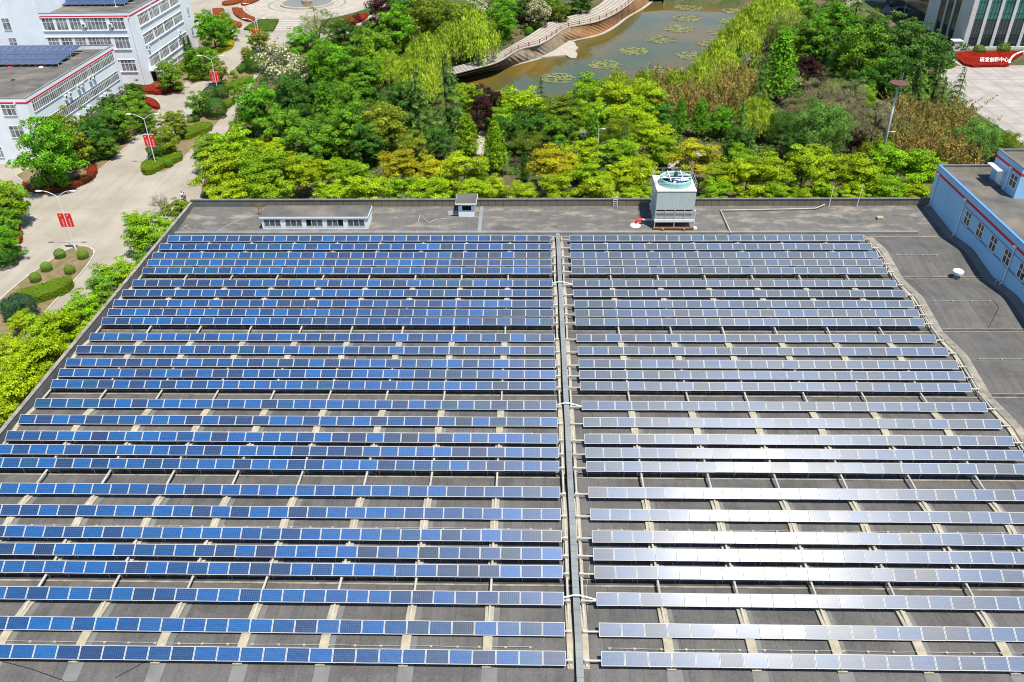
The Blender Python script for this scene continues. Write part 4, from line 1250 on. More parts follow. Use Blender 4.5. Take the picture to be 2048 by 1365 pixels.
b = MB(); b.sheet([(FC.x + 8.45 * math.cos(2 * math.pi * k / 48), FC.y + 8.45 * math.sin(2 * math.pi * k / 48)) for k in range(48)], 0.42); b.build('basin_water', 'basin', t)
b = MB(); b.lathe((FC.x, FC.y, .2), [(2.0, 0), (1.9, .9), (1.5, 1.3), (1.1, 1.9), (0, 2.0)], 9); b.build('sculpture_base', 'rock', t)
b = MB()
for k in range(5):
    a = k * 1.257; b.lathe((FC.x + .8 * math.cos(a), FC.y + .8 * math.sin(a), 2.0), [(.7, 0), (.75, .5), (.4, 1.0), (0, 1.3)], 7)
b.build('sculpture', 'mullion', t)
b = MB()
q0 = [at(x, y, 0) for x, y in ((556, 41), (604, 41), (604, 63), (550, 63))]
for k in range(6):
    a, c = k / 6, (k + .5) / 6
    b.sheet([tuple(v[:2]) for v in (q0[0].lerp(q0[3], a), q0[1].lerp(q0[2], a), q0[1].lerp(q0[2], c), q0[0].lerp(q0[3], c))], 0.05)
struct('crossing_stripes', b, 'kerb')
for i, (x, y) in enumerate(((541, 94), (545.5, 89), (550, 84), (555, 78), (530, 103))):
    p = at(x, y, 0)
    b = MB(); b.box(p.x - .25, p.x + .25, p.y - .25, p.y + .25, 0.01, .08, 0); b.lathe(p, [(.2, .08), (.15, .4)], 10, 1); b.lathe(p, [(.15, .4), (.11, .62)], 10, 2); b.lathe(p, [(.11, .62), (.05, .9), (0, .9)], 10, 1)
    tag(b.build('traffic_cone', ['black', 'redpaint', 'letter'], org=p), f'small traffic cone on the road by the flowering tree, {nth(4 - i if i < 4 else 4)} from the crossing' if i < 4 else 'small traffic cone on the road, last and nearest the flowering tree', 'cone', 'traffic cones on the road')

# ------------------------------------------------------------------ lamps and banners
def glyph(b, x, z, s, y, seed, T):
    r = random.Random(seed)
    for k in range(3):
        zz = z + s * (0.15 + 0.33 * k); b.box(*T(x - s * .42, x + s * .42, y, y + .004, zz, zz + s * .11))
    b.box(*T(x - s * .08, x + s * .06, y, y + .005, z + s * .05, z + s * .95))
    if r.random() < .6: b.box(*T(x - s * .42, x - s * .30, y, y + .0045, z + s * .1, z + s * .8))
    if r.random() < .6: b.box(*T(x + s * .30, x + s * .42, y, y + .0045, z + s * .1, z + s * .8))

def street_lamp(base, h, label, banner=True, arms=(-1, 1), bz=(4.2, 6.6)):
    t = thing('street_lamp', base, label, 'street lamp', 'street lamps on the road islands')
    x, y = base.x, base.y
    b = MB(); b.cyl((x, y, 0), (x, y, .9), .16, .15, 10); b.cyl((x, y, .9), (x, y, h - .9), .10, .06, 8); b.build('pole', 'lamp', t)
    for s in arms:
        b = MB()
        pts = [Vector((x + s * (2.4 * u), y, h - .9 + 1.0 * math.sin(u * 1.7))) for u in [i / 6 for i in range(7)]]
        b.tube(pts, 0.05, 6); b.build('arm', 'lamp', t)
        e = pts[-1]; b = MB(); b.lathe((0, 0, 0), [(0, .12), (.13, .1), (.2, .0), (.13, -.06), (0, -.07)], 10)
        b.v = [(e.x + s * .35 + v[0] * 3.0, e.y + v[1], e.z + v[2]) for v in b.v]; b.build('lamp_head', 'lamp', t)
    if banner:
        for s in (-1, 1):
            b = MB(); a, c = (x + .08, x + 1.08) if s > 0 else (x - 1.08, x - .08)
            b.box(a, c, y - .02, y + .02, bz[0], bz[1])
            bn = b.build('banner', 'banner', t)
            b = MB(); T = lambda *q: q
            n = 6
            for k in range(n):
                if k == 1: continue
                st = (bz[1] - bz[0] - .3) / n
                glyph(b, (a + c) / 2 + (0.05 if k else -0.1), bz[1] - .2 - st * (k + 1), st * .78, y - .03, k + 7 * s, T)
            b.build('banner_lettering', 'letter', bn)
            b = MB(); b.cyl((x, y, bz[1]), (x + s * 1.1, y, bz[1]), .025, n=5); b.cyl((x, y, bz[0]), (x + s * 1.1, y, bz[0]), .025, n=5); b.build('banner_rod', 'lamp', t)
    return t
street_lamp(at(152, 501), 10.3, 'twin arm street lamp with red banners on the nearest traffic island')
street_lamp(at(313, 334), 10.6, 'twin arm street lamp with red banners at the tip of the long island')
street_lamp(at(439, 198), 10.2, 'twin arm street lamp with red banners halfway along the long island')
street_lamp(at(520, 108), 9.5, 'farthest twin arm lamp with red banners by the reddish tree')
street_lamp(at(517, 66), 8.5, 'thin lamp by the lawn wedge beside the fountain circle', banner=False, arms=(-1,))
def park_lamp(x, y, h, label, arm=1):
    p = at(x, y); t = thing('park_lamp', p, label, 'park lamp', 'small lamps among the park trees')
    b = MB(); b.cyl(p, p + Vector((0, 0, h)), .07, .05, n=6); b.build('pole', 'lamp', t)
    b = MB(); e = p + Vector((arm * .9, 0, h)); b.cyl(p + Vector((0, 0, h - .05)), e, .04, n=5); b.box(e.x - .35, e.x + .35, e.y - .12, e.y + .12, e.z - .05, e.z + .06); b.build('lamp_head', 'lamp', t)
park_lamp(627, 322, 7.5, 'thin grey lamp post among the leafy trees above the long shed', -1)
park_lamp(1194, 338, 8.0, 'thin grey lamp post beside the paved park path')
park_lamp(1290, 330, 7.0, 'thin lamp post in the trees left of the cooling tower')
park_lamp(1757, 345, 8.0, 'grey lamp post below the tall floodlight mast')
park_lamp(1806, 36, 8.0, 'grey lamp post by the shaded access road', -1)
park_lamp(942, 135, 5.0, 'short white lamp post under the willows by the water', -1)
# floodlight mast with brown disc
p = at(1757, 336, 0)
lo, hi = 5, 60
for _ in range(50):
    mid = (lo + hi) / 2
    v = Vector((p.x, p.y, mid)) - CAM_P; yy_ = 682.5 - FOC * v.dot(CAM_Y) / v.dot(CAM_F)
    lo, hi = (mid, hi) if yy_ > 168 else (lo, mid)
t = thing('floodlight_mast', p, 'tall steel mast topped by a brown disc rising from the trees', 'mast')
b = MB(); b.cyl(p, p + Vector((0, 0, mid)), .28, .17, n=12); b.build('pole', 'steel', t, smooth=True)
b = MB(); b.lathe(p + Vector((0, 0, mid)), [(0, -.15), (1.2, -.12), (1.75, .0), (1.75, .18), (1.6, .26), (0, .3)], 28); b.build('disc', 'brown', t)
b = MB(); b.cyl(p + Vector((.3, 0, mid)), p + Vector((.3, 0, mid + 2.0)), .05, n=5); b.build('spike', 'steel', t)

# ------------------------------------------------------------------ people and cars, tiny in the photo
def person(p, label, rz, shirt='shirt', stride=.16):
    t = thing('person', p, label, 'person', None, rz)
    J = {'hip': (0, 0, .92), 'waist': (0, 0, 1.1), 'chest': (0, .01, 1.34), 'neck': (0, .01, 1.48), 'head': (0, .03, 1.60), 'top': (0, .02, 1.72),
         'lh': (-.09, 0, .88), 'lk': (-.10, stride * .7, .5), 'lf': (-.1, stride, .06), 'lt': (-.1, stride + .16, .03),
         'rh': (.09, 0, .88), 'rk': (.1, -.02, .5), 'rf': (.1, -stride, .07), 'rt': (.1, -stride + .15, .03),
         'ls': (-.18, 0, 1.40), 'le': (-.24, -.05, 1.13), 'lw': (-.24, .06, .9), 'ln': (-.235, .1, .8), 'rs': (.18, 0, 1.40), 're': (.24, -.02, 1.13), 'rw': (.23, .1, .9), 'rn': (.225, .15, .81)}
    E = [('hip', 'waist'), ('waist', 'chest'), ('chest', 'neck'), ('neck', 'head'), ('head', 'top'), ('hip', 'lh'), ('lh', 'lk'), ('lk', 'lf'), ('lf', 'lt'), ('hip', 'rh'), ('rh', 'rk'), ('rk', 'rf'), ('rf', 'rt'),
         ('chest', 'ls'), ('ls', 'le'), ('le', 'lw'), ('lw', 'ln'), ('chest', 'rs'), ('rs', 're'), ('re', 'rw'), ('rw', 'rn')]
    Rd = {'hip': .14, 'waist': .13, 'chest': .16, 'neck': .055, 'head': .10, 'top': .07, 'lh': .09, 'rh': .09, 'lk': .06, 'rk': .06, 'lf': .045, 'rf': .045, 'lt': .04, 'rt': .04, 'ls': .065, 'rs': .065, 'le': .045, 're': .045, 'lw': .032, 'rw': .032, 'ln': .035, 'rn': .035}
    def skin(name, keys, grow, m):
        ks = [k for k in J if k in keys]; me = bpy.data.meshes.new(name)
        me.from_pydata([J[k] for k in ks], [(ks.index(a), ks.index(b_)) for a, b_ in E if a in ks and b_ in ks], [])
        me.materials.append(MT[m]); ob = bpy.data.objects.new(name, me); COL.objects.link(ob); ob.parent = t
        sk = ob.modifiers.new('skin', 'SKIN'); sk.use_smooth_shade = True
        for i, k in enumerate(ks):
            me.skin_vertices[0].data[i].radius = (Rd[k] * grow, Rd[k] * grow * (.72 if k in ('chest', 'waist', 'hip') else 1))
        me.skin_vertices[0].data[0].use_root = True
        sb = ob.modifiers.new('smooth', 'SUBSURF'); sb.levels = 1; sb.render_levels = 1
    skin('body', set(J), 1.0, 'skin')
    skin('shirt', {'hip', 'waist', 'chest', 'ls', 'le', 'rs', 're'}, 1.18, shirt)
    skin('trousers', {'hip', 'lh', 'lk', 'lf', 'rh', 'rk', 'rf'}, 1.22, 'trousers')
    b = MB(); b.lathe((p.x, p.y, p.z + 1.6), [(.108, 0), (.115, .06), (.09, .13), (0, .16)], 10); h = b.build('hair', 'hair', t); h.location = (0, 0, 0)
person(at(366.5, 401), 'person in a white shirt walking on the road by the roof corner, first of two', .6)
person(at(371.5, 402.5), 'person walking beside the pair mate nearest the roof parapet corner', .5, 'seal')
person(at(629, 403), 'person in a white top walking under the trees behind the long shed', -1.2)

def car(p, rz, label):
    t = thing('parked_car', p, label, 'car', None, rz)
    def bl(b, name, m): 
        o = b.build(name, m, t, org=(0, 0, 0)); return o
    prof = [(-2.25, .35), (-2.25, .75), (-2.0, .88), (-1.45, .95), (-.95, 1.42), (.55, 1.45), (1.15, .98), (2.0, .85), (2.28, .65), (2.28, .35)]
    b = MB(); n = len(prof)
    vs = [(x, s * (.88 if z < 1.0 else .68), z) for s in (-1, 1) for x, z in prof]
    b.add(vs, [tuple(range(n - 1, -1, -1)), tuple(range(n, 2 * n))] + [(i, (i + 1) % n, n + (i + 1) % n, n + i) for i in range(n)]); bl(b, 'body', 'carpaint')
    b = MB()
    for s in (-1, 1):
        b.add([(-1.25, s * .80, 1.0), (.95, s * .80, 1.0), (.5, s * .705, 1.38), (-.9, s * .705, 1.38)], [(0, 1, 2, 3), (3, 2, 1, 0)])
    b.add([(1.12, -.62, 1.02), (1.12, .62, 1.02), (.6, .6, 1.43), (.6, -.6, 1.43)], [(0, 1, 2, 3)]); b.add([(-1.42, -.62, .99), (-1.42, .62, .99), (-1.0, .6, 1.4), (-1.0, -.6, 1.4)], [(3, 2, 1, 0)])
    bl(b, 'windows', 'glass')
    for x in (-1.4, 1.4):
        for s in (-1, 1):
            b = MB(); b.cyl((x, s * .70, .33), (x, s * .9, .33), .33, n=14); wl = bl(b, 'wheel', 'black')
    for s in (-1, 1):
        b = MB(); b.box(2.2, 2.3, s * .6 - .18, s * .6 + .18, .62, .76); bl(b, 'headlight', 'lamp')
car(at(1134, 14), .3, 'dark car half hidden behind the trees above the promenade')
car(at(1784, 12), 1.2, 'dark car on the shaded access road, farther one')
car(at(1797, 24), .2, 'dark car on the shaded access road, nearer one')

# ------------------------------------------------------------------ lily pads on the pond
LILY = [(1115, 157, 72), (1210, 130, 68), (1268, 103, 66), (1322, 80, 66), (1357, 58, 64), (1378, 16, 60), (1374, 37, 62), (1470, 23, 56), (1462, 43, 54), (1438, 66, 46), (1416, 88, 52), (1385, 112, 66), (1318, 142, 66)]
lr = random.Random(5)
def lily_bed(x, y, wpx, lab, dens):
    c = at(x, y, WATER_Z); r = wpx / 2 / scale_at(c)
    t = thing('lily_pad_bed', c, lab, 'lily pads', 'round lily pad beds on the pond')
    b = MB(); n = 60
    pts = [Vector((c.x + (r * (1 + .03 * math.sin(5 * a))) * math.cos(a), c.y + r * math.sin(a), WATER_Z + .03)) for a in [2 * math.pi * k / n for k in range(n + 1)]]
    b.tube(pts, .05, 5); b.build('floating_ring', 'strip', t)
    b = MB()
    for _ in range(int(dens * r * r)):
        a = lr.random() * 6.283; q = r * .95 * math.sqrt(lr.random()); px_, py_ = c.x + q * math.cos(a), c.y + q * math.sin(a)
        if math.sin(px_ * 1.3 + 2) * math.sin(py_ * 1.1) > .55: continue
        s = lr.uniform(.22, .45); z = WATER_Z + .02 + lr.uniform(0, .05); a0 = lr.random() * 6
        b.add([(px_ + s * math.cos(a0 + j), py_ + s * math.sin(a0 + j), z + lr.uniform(0, .06)) for j in (0, 1, 2, 3, 4, 5)], [(0, 1, 2, 3, 4, 5)], lr.choice((0, 0, 0, 1, 1, 2)))
    b.build('pads', ['lily_a', 'lily_b', 'lily_c'], t)
MT['lily_a'] = mat('lily_green', (0.13, 0.17, 0.04), .5, .4); MT['lily_b'] = mat('lily_olive', (0.20, 0.19, 0.06), .5, .4); MT['lily_c'] = mat('lily_brown', (0.14, 0.075, 0.04), .5, .4)
order = sorted(range(13), key=lambda i: -LILY[i][1])
for k, i in enumerate(order):
    x, y, w_ = LILY[i]
    lily_bed(x, y, w_, 'round bed of lily pads on the pond, ' + (f'{nth(k)} nearest' if k else 'nearest of all') + (' and half behind willows' if x > 1430 else ''), 7 if i in (3, 10, 12) else 13)

# ------------------------------------------------------------------ foliage
def cards_object_mesh(name, C, Nn, Sz, tint, rs, aspect=0.62, long_axis=None, mats=('leaf',)):
    """many small leaf faces: centres C, normals Nn, half sizes Sz, colour tint per face"""
    n = len(C)
    Nn = Nn / np.maximum(1e-6, np.linalg.norm(Nn, axis=1, keepdims=True))
    if long_axis is None:
        a = rs.normal(size=(n, 3))
    else:
        a = long_axis + rs.normal(size=(n, 3)) * 0.15
    u = a - Nn * np.sum(a * Nn, axis=1, keepdims=True); u /= np.maximum(1e-6, np.linalg.norm(u, axis=1, keepdims=True))
    v = np.cross(Nn, u)
    s = Sz[:, None]
    V = np.empty((n, 4, 3)); V[:, 0] = C + u * s; V[:, 1] = C + v * s * aspect; V[:, 2] = C - u * s; V[:, 3] = C - v * s * aspect
    V[:, 0] += Nn * s * 0.18; V[:, 2] -= Nn * s * 0.12
    me = bpy.data.meshes.new(name)
    me.vertices.add(n * 4); me.vertices.foreach_set('co', V.reshape(-1).astype(np.float32))
    me.loops.add(n * 4); me.loops.foreach_set('vertex_index', np.arange(n * 4, dtype=np.int32))
    me.polygons.add(n); me.polygons.foreach_set('loop_start', np.arange(0, n * 4, 4, dtype=np.int32))
    me.update(calc_edges=True)
    at_ = me.attributes.new('tint', 'FLOAT_COLOR', 'FACE')
    T = np.ones((n, 4), dtype=np.float32); T[:, :3] = tint
    at_.data.foreach_set('color', T.reshape(-1))
    for M_ in mats: me.materials.append(MT[M_])
    me.update(); return me


def tints(n, rs, clump=None, var=0.22, hue=0.12):
    t = 1.0 + rs.normal(size=(n, 1)) * var * 0.6
    if clump is not None: t = t * clump
    t = np.clip(t, 0.45, 1.7)
    h = rs.normal(size=(n, 1)) * hue
    return np.concatenate([t * (1 + h), t, t * (1 - h * 0.4)], axis=1)


def ellipsoid_clumps(rs, k, cz, rx, rz, rc, zmin=-0.55, fill=0.25, power=1.0, bump=0.15):
    """clump centres over a crown (unit crown width): returns centres and radii"""
    out = []
    while len(out) < k:
        d = rs.normal(size=3); d /= np.linalg.norm(d)
        if d[2] < zmin: continue
        q = 1 - abs(rs.normal()) * fill * .5 if rs.random() > .25 else rs.uniform(0.3, .8)
        q *= 1 + rs.normal() * bump
        out.append((d[0] * rx * q, d[1] * rx * q, cz + d[2] * rz * q))
    C = np.array(out); return C, rs.uniform(rc * 0.7, rc * 1.35, size=k)


def clump_cards(rs, C, Rr, per, flat, size, centre, up=0.45, rnd=0.55, var=0.2, hue=0.1, light=0.0):
    k = len(C); n = k * per
    d = rs.normal(size=(n, 3)); d /= np.linalg.norm(d, axis=1, keepdims=True)
    d[:, 2] = np.where(d[:, 2] < -0.35, -d[:, 2], d[:, 2])
    rr = np.repeat(Rr, per)[:, None] * rs.uniform(0.55, 1.08, size=(n, 1))
    off = d * rr; off[:, 2] *= flat
    P = np.repeat(C, per, axis=0) + off
    N_ = d.copy(); N_[:, 2] += up
    o = P - np.array(centre); o /= np.maximum(1e-6, np.linalg.norm(o, axis=1, keepdims=True))
    N_ = N_ * 0.6 + o * 0.35 + rs.normal(size=(n, 3)) * rnd
    cl = np.repeat(1 + rs.normal(size=(k, 1)) * 0.16, per, axis=0)
    sz = size * rs.uniform(0.6, 1.35, size=n)
    T = tints(n, rs, cl, var, hue)
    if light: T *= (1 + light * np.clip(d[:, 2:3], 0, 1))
    return P, N_, sz, T


def trunk_mesh(rs, h0, h1, r, limbs, spread, kind='bark'):
    b = MB(); lean = rs.normal(size=2) * 0.02
    b.cyl((0, 0, -.02), (lean[0], lean[1], h0), r * 1.25, r, 8)
    b.cyl((lean[0], lean[1], h0 - .002), (lean[0] * 1.5, lean[1] * 1.5, h1), r * .9, r * .3, 7)
    for i in range(limbs):
        a = 6.283 * (i + rs.uniform(-.3, .3)) / limbs; z = h0 + (h1 - h0) * rs.uniform(-.05, .55)
        e = (math.cos(a) * spread * rs.uniform(.5, 1), math.sin(a) * spread * rs.uniform(.5, 1), z + (h1 - h0) * rs.uniform(.3, .6) + .08)
        m_ = ((e[0]) * .5, e[1] * .5, z + (e[2] - z) * .62)
        b.cyl((lean[0], lean[1], z), m_, r * .55, r * .38, 6); b.cyl(m_, e, r * .38, r * .12, 5)
    ob = b.build('trunk', kind, org=(0, 0, 0)); me = ob.data; bpy.data.objects.remove(ob); return me


def proto(kind, seed):
    rs = np.random.default_rng(seed); P = N_ = S_ = T = None; la = None; asp = 0.62
    if kind == 'maple':        # layered sprays
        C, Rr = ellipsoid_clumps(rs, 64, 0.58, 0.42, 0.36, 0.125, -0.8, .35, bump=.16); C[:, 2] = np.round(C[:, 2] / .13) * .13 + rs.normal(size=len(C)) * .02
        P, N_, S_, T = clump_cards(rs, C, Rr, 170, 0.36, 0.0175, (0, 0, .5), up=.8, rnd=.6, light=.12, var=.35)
        tr = trunk_mesh(rs, .22, .62, .022, 6, .34)
    elif kind == 'broad':
        C, Rr = ellipsoid_clumps(rs, 96, 0.52, 0.42, 0.44, 0.10, -0.95, .25, bump=.15)
        P, N_, S_, T = clump_cards(rs, C, Rr, 140, 0.62, 0.0165, (0, 0, .5), up=.5, rnd=.65, light=.1, var=.35)
        tr = trunk_mesh(rs, .2, .75, .026, 5, .25)
    elif kind == 'plum':
        C, Rr = ellipsoid_clumps(rs, 55, 0.6, 0.40, 0.40, 0.10, -0.6, .3, bump=.2)
        P, N_, S_, T = clump_cards(rs, C, Rr, 120, 0.9, 0.019, (0, 0, .5), up=.4, rnd=.6, var=.35)
        tr = trunk_mesh(rs, .2, .7, .024, 5, .28)
    elif kind == 'olive':
        C, Rr = ellipsoid_clumps(rs, 130, 0.46, 0.43, 0.42, 0.09, -0.8, .25, bump=.08)
        P, N_, S_, T = clump_cards(rs, C, Rr, 150, 1.0, 0.0145, (0, 0, .3), up=.4, rnd=.75, var=.25); asp = .4
        tr = trunk_mesh(rs, .12, .6, .022, 6, .3)
    elif kind == 'blossom':
        C, Rr = ellipsoid_clumps(rs, 60, 0.56, 0.41, 0.43, 0.10, -0.6, .25, bump=.14)
        P, N_, S_, T = clump_cards(rs, C, Rr, 95, 0.85, 0.019, (0, 0, .5), up=.5, rnd=.6)
        w_ = rs.random(len(P)) < .42
        T[w_] = np.array([3.1, 2.75, 9.0]) * rs.uniform(.75, 1.15, size=(w_.sum(), 1))
        tr = trunk_mesh(rs, .2, .75, .024, 5, .25)
    elif kind == 'bare':
        C, Rr = ellipsoid_clumps(rs, 60, 0.58, 0.43, 0.36, 0.10, -0.5, .4, bump=.2)
        P, N_, S_, T = clump_cards(rs, C, Rr, 85, 0.9, 0.0135, (0, 0, .4), up=.3, rnd=.9, var=.3); asp = .35
        tr = trunk_mesh(rs, .16, .8, .018, 14, .42)
    elif kind == 'willow':
        k = 230; th = rs.uniform(0, 6.283, k); q = np.sqrt(rs.random(k)) * .47
        z = .95 - (q / .47) ** 2 * .45 + rs.normal(size=k) * .05
        Ps, Ns, Ss, Ts = [], [], [], []
        for i in range(k):
            L = rs.uniform(.18, .42); m_ = 42; c = np.array([q[i] * math.cos(th[i]), q[i] * math.sin(th[i]), z[i]])
            s = rs.random(m_) ; p = c + np.stack([rs.normal(size=m_) * .03, rs.normal(size=m_) * .03, -s * L], 1)
            o = np.array([math.cos(th[i]), math.sin(th[i]), .55]); Ps.append(p); Ns.append(np.tile(o, (m_, 1)) + rs.normal(size=(m_, 3)) * .5)
            Ss.append(.030 * rs.uniform(.6, 1.3, m_)); Ts.append(tints(m_, rs, 1 + rs.normal() * .17, .2, .08))
        P, N_, S_, T = map(np.concatenate, (Ps, Ns, Ss, Ts)); la = np.tile(np.array([0, 0, 1.0]), (len(P), 1)); asp = .22
        tr = trunk_mesh(rs, .3, .85, .03, 6, .3)
    elif kind == 'cedar':
        Ps, Ns, Ss, Ts = [], [], [], []; H = 1.65
        for lv in range(9):
            f = lv / 8; z = .12 + f * (H - .18); rad = .50 * (1 - f) ** .85 + .03; nb = max(4, int(8 * (1 - f) + 4))
            for j in range(nb):
                a = 6.283 * (j + rs.uniform(-.35, .35)) / nb + lv; L = rad * rs.uniform(.75, 1.12); m_ = int(30 + 110 * L / .5)
                s = rs.random(m_) ** .7; wd = .06 * (1.15 - s * .7) * (L / .5 + .35)
                p = np.stack([math.cos(a) * s * L - math.sin(a) * rs.normal(size=m_) * wd, math.sin(a) * s * L + math.cos(a) * rs.normal(size=m_) * wd, z - s * s * .15 + rs.normal(size=m_) * .007], 1)
                Ps.append(p); Ns.append(np.tile([math.cos(a) * .25, math.sin(a) * .25, 1.0], (m_, 1)) + rs.normal(size=(m_, 3)) * .3)
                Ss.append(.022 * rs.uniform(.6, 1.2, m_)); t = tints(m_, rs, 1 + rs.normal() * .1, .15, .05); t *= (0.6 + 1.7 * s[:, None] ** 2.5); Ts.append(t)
        P, N_, S_, T = map(np.concatenate, (Ps, Ns, Ss, Ts)); asp = .4
        tr = trunk_mesh(rs, .5, H - .08, .026, 0, 0)
    elif kind in ('ginkgo', 'cypress'):
        Ps, Ns, Ss, Ts = [], [], [], []; H = 2.0 if kind == 'ginkgo' else 3.2; lvN = 22; z0 = .30 if kind == 'ginkgo' else .1
        for lv in range(lvN):
            f = lv / (lvN - 1); z = z0 + f * (H - z0 - .05)
            rad = (.50 * (1 - f) ** .8 * min(1, .55 + f * 3) + .05) if kind == 'ginkgo' else (.42 * min(1, .5 + f * 2.5) * (1 - f ** 2.2) + .05)
            nb = 9 if kind == 'ginkgo' else 10
            for j in range(nb):
                a = 6.283 * (j + rs.uniform(-.4, .4)) / nb + lv * .7; L = rad * rs.uniform(.6, 1.2); m_ = 26
                s = rs.random(m_) ** .6; rise = .22 if kind == 'ginkgo' else .5
                p = np.stack([math.cos(a) * s * L, math.sin(a) * s * L, z + s * L * rise], 1) + rs.normal(size=(m_, 3)) * (.045 if kind == 'ginkgo' else .035)
                Ps.append(p); Ns.append(np.tile([math.cos(a) * .7, math.sin(a) * .7, .6], (m_, 1)) + rs.normal(size=(m_, 3)) * .5)
                Ss.append((.034 if kind == 'ginkgo' else .04) * rs.uniform(.6, 1.25, m_)); Ts.append(tints(m_, rs, 1 + rs.normal() * .15, .2, .08))
        P, N_, S_, T = map(np.concatenate, (Ps, Ns, Ss, Ts))
        tr = trunk_mesh(rs, .5, H - .2, .03, 0, 0)
    elif kind in ('topiary', 'juniper', 'shrub'):
        n = 3600 if kind != 'topiary' else 5500
        d = rs.normal(size=(n, 3)); d /= np.linalg.norm(d, axis=1, keepdims=True); d[:, 2] = np.where(d[:, 2] < -.8, -d[:, 2], d[:, 2])
        lump = 1 + (0 if kind == 'topiary' else .13) * np.sin(d[:, :1] * 7 + seed) * np.sin(d[:, 1:2] * 6 + 1) + (.0 if kind == 'topiary' else .06) * np.sin(d[:, 2:3] * 11)
        fl = .92 if kind == 'topiary' else .8
        P = d * .5 * lump * rs.uniform(.93, 1.03, size=(n, 1)); P[:, 2] = P[:, 2] * fl + .5 * fl * .93
        N_ = d + rs.normal(size=(n, 3)) * (.28 if kind == 'topiary' else .5); S_ = (.024 if kind == 'topiary' else .032) * rs.uniform(.6, 1.2, n); T = tints(n, rs, None, .2, .07)
        if kind == 'juniper': la = d + np.array([0, 0, .8]); asp = .25; S_ = S_ * 1.3
        tr = trunk_mesh(rs, .12, .3, .05, 0, 0)
    elif kind == 'bamboo':
        Ps, Ns, Ss, Ts = [], [], [], []
        for i in range(46):
            a = rs.uniform(0, 6.283); q = .42 * math.sqrt(rs.random()); h = rs.uniform(.5, 1.0); ln = rs.normal(size=2) * .2; m_ = 95
            s = rs.uniform(.1, 1, m_); wd = .05 * (1.2 - s)
            p = np.stack([q * math.cos(a) + ln[0] * s ** 2 + rs.normal(size=m_) * wd, q * math.sin(a) + ln[1] * s ** 2 + rs.normal(size=m_) * wd, s * h], 1)
            Ps.append(p); Ns.append(rs.normal(size=(m_, 3)) + np.array([0, -.3, .6])); Ss.append(.026 * rs.uniform(.6, 1.3, m_)); Ts.append(tints(m_, rs, 1 + rs.normal() * .2, .3, .1) * (np.array([.62, 1.05, .7]) if rs.random() < .12 else 1))
        P, N_, S_, T = map(np.concatenate, (Ps, Ns, Ss, Ts)); la = np.tile(np.array([0, .1, .6]), (len(P), 1)); asp = .42
        tr = trunk_mesh(rs, .3, .7, .012, 9, .3)
    return cards_object_mesh('crown', P, N_, S_, T, rs, asp, la), tr


# crown-centre height / crown width, per kind
CZ = dict(maple=.62, broad=.56, plum=.6, olive=.46, blossom=.56, bare=.58, willow=.6, cedar=.65, ginkgo=.95, cypress=1.6, topiary=.43, juniper=.37, shrub=.37, bamboo=.5)
NAME = dict(maple='spreading_tree', broad='broadleaf_tree', plum='plum_tree', olive='bushy_tree', blossom='flowering_tree', bare='sparse_tree', willow='willow_tree', cedar='cedar_tree', ginkgo='conical_tree',
            cypress='cypress_tree', topiary='topiary_ball', juniper='juniper_bush', shrub='round_shrub', bamboo='bamboo_clump')
SHAPE = dict(maple='spreading tree', broad='round leafy tree', plum='purple plum tree', olive='fine leaved bushy tree', blossom='cream flowering tree', bare='sparse twiggy tree', willow='drooping willow', cedar='tiered cedar',
             ginkgo='upright conical tree', cypress='narrow cypress', topiary='clipped ball bush', juniper='juniper bush', shrub='low round shrub', bamboo='bamboo clump')
HUES = dict(y=('yellow green', (0.215, 0.31, 0.005)), l=('lime', (0.16, 0.29, 0.006)), g=('bright green', (0.115, 0.235, 0.012)), v=('vivid green', (0.095, 0.25, 0.008)), d=('dark green', (0.045, 0.125, 0.012)),
            o=('orange tinged', (0.27, 0.27, 0.007)), e=('olive green', (0.15, 0.205, 0.012)), p=('deep', (0.040, 0.013, 0.014)), w=('yellow', (0.25, 0.355, 0.02)), c=('mid green', (0.06, 0.13, 0.018)),
            s=('silvery green', (0.10, 0.21, 0.030)), t=('tan', (0.30, 0.225, 0.06)), b=('grey brown', (0.20, 0.18, 0.10)), k=('pale green', (0.20, 0.225, 0.05)), r=('red', (0.30, 0.03, 0.012)), u=('blue green', (0.03, 0.075, 0.04)))
DEF = dict(maple='y', broad='g', plum='p', olive='s', blossom='k', bare='b', willow='w', cedar='c', ginkgo='v', cypress='d', topiary='g', juniper='u', shrub='g', bamboo='t')
PROTO = {}
tr_rng = random.Random(77)


def get_proto(kind):
    if kind not in PROTO:
        nv = 1 if kind in ('topiary', 'juniper', 'cypress') else (3 if kind in ('maple', 'broad') else 2)
        PROTO[kind] = [proto(kind, 31 * len(PROTO) + 7 * v + 1) for v in range(nv)]
    return tr_rng.choice(PROTO[kind])


BASES = []
def plant(kind, x, y, wpx, hue, label, cat, group, sz=1.0, lift=0.0):
    wpx *= 1.08 if kind in ('broad', 'olive', 'willow', 'plum', 'cedar', 'bare') else 1.0
    D = wpx / 9.0
    for _ in range(4):
        c = at(x, y, CZ[kind] * D * sz + lift); D = wpx / scale_at(c)
    base = Vector((c.x, c.y, lift)); D = min(D, 16)
    crown, trunk = get_proto(kind)
    t = thing(NAME[kind], base, label, cat, group, tr_rng.uniform(0, 6.283)); t.scale = (D, D, D * sz * tr_rng.uniform(.94, 1.07))
    BASES.append((base.x, base.y, D))
    h = HUES[hue][1]; j = tr_rng.uniform(.86, 1.14)
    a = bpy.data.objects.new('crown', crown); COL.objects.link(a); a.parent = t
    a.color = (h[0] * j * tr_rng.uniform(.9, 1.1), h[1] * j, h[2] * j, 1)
    b_ = bpy.data.objects.new('trunk', trunk); COL.objects.link(b_); b_.parent = t
    return t


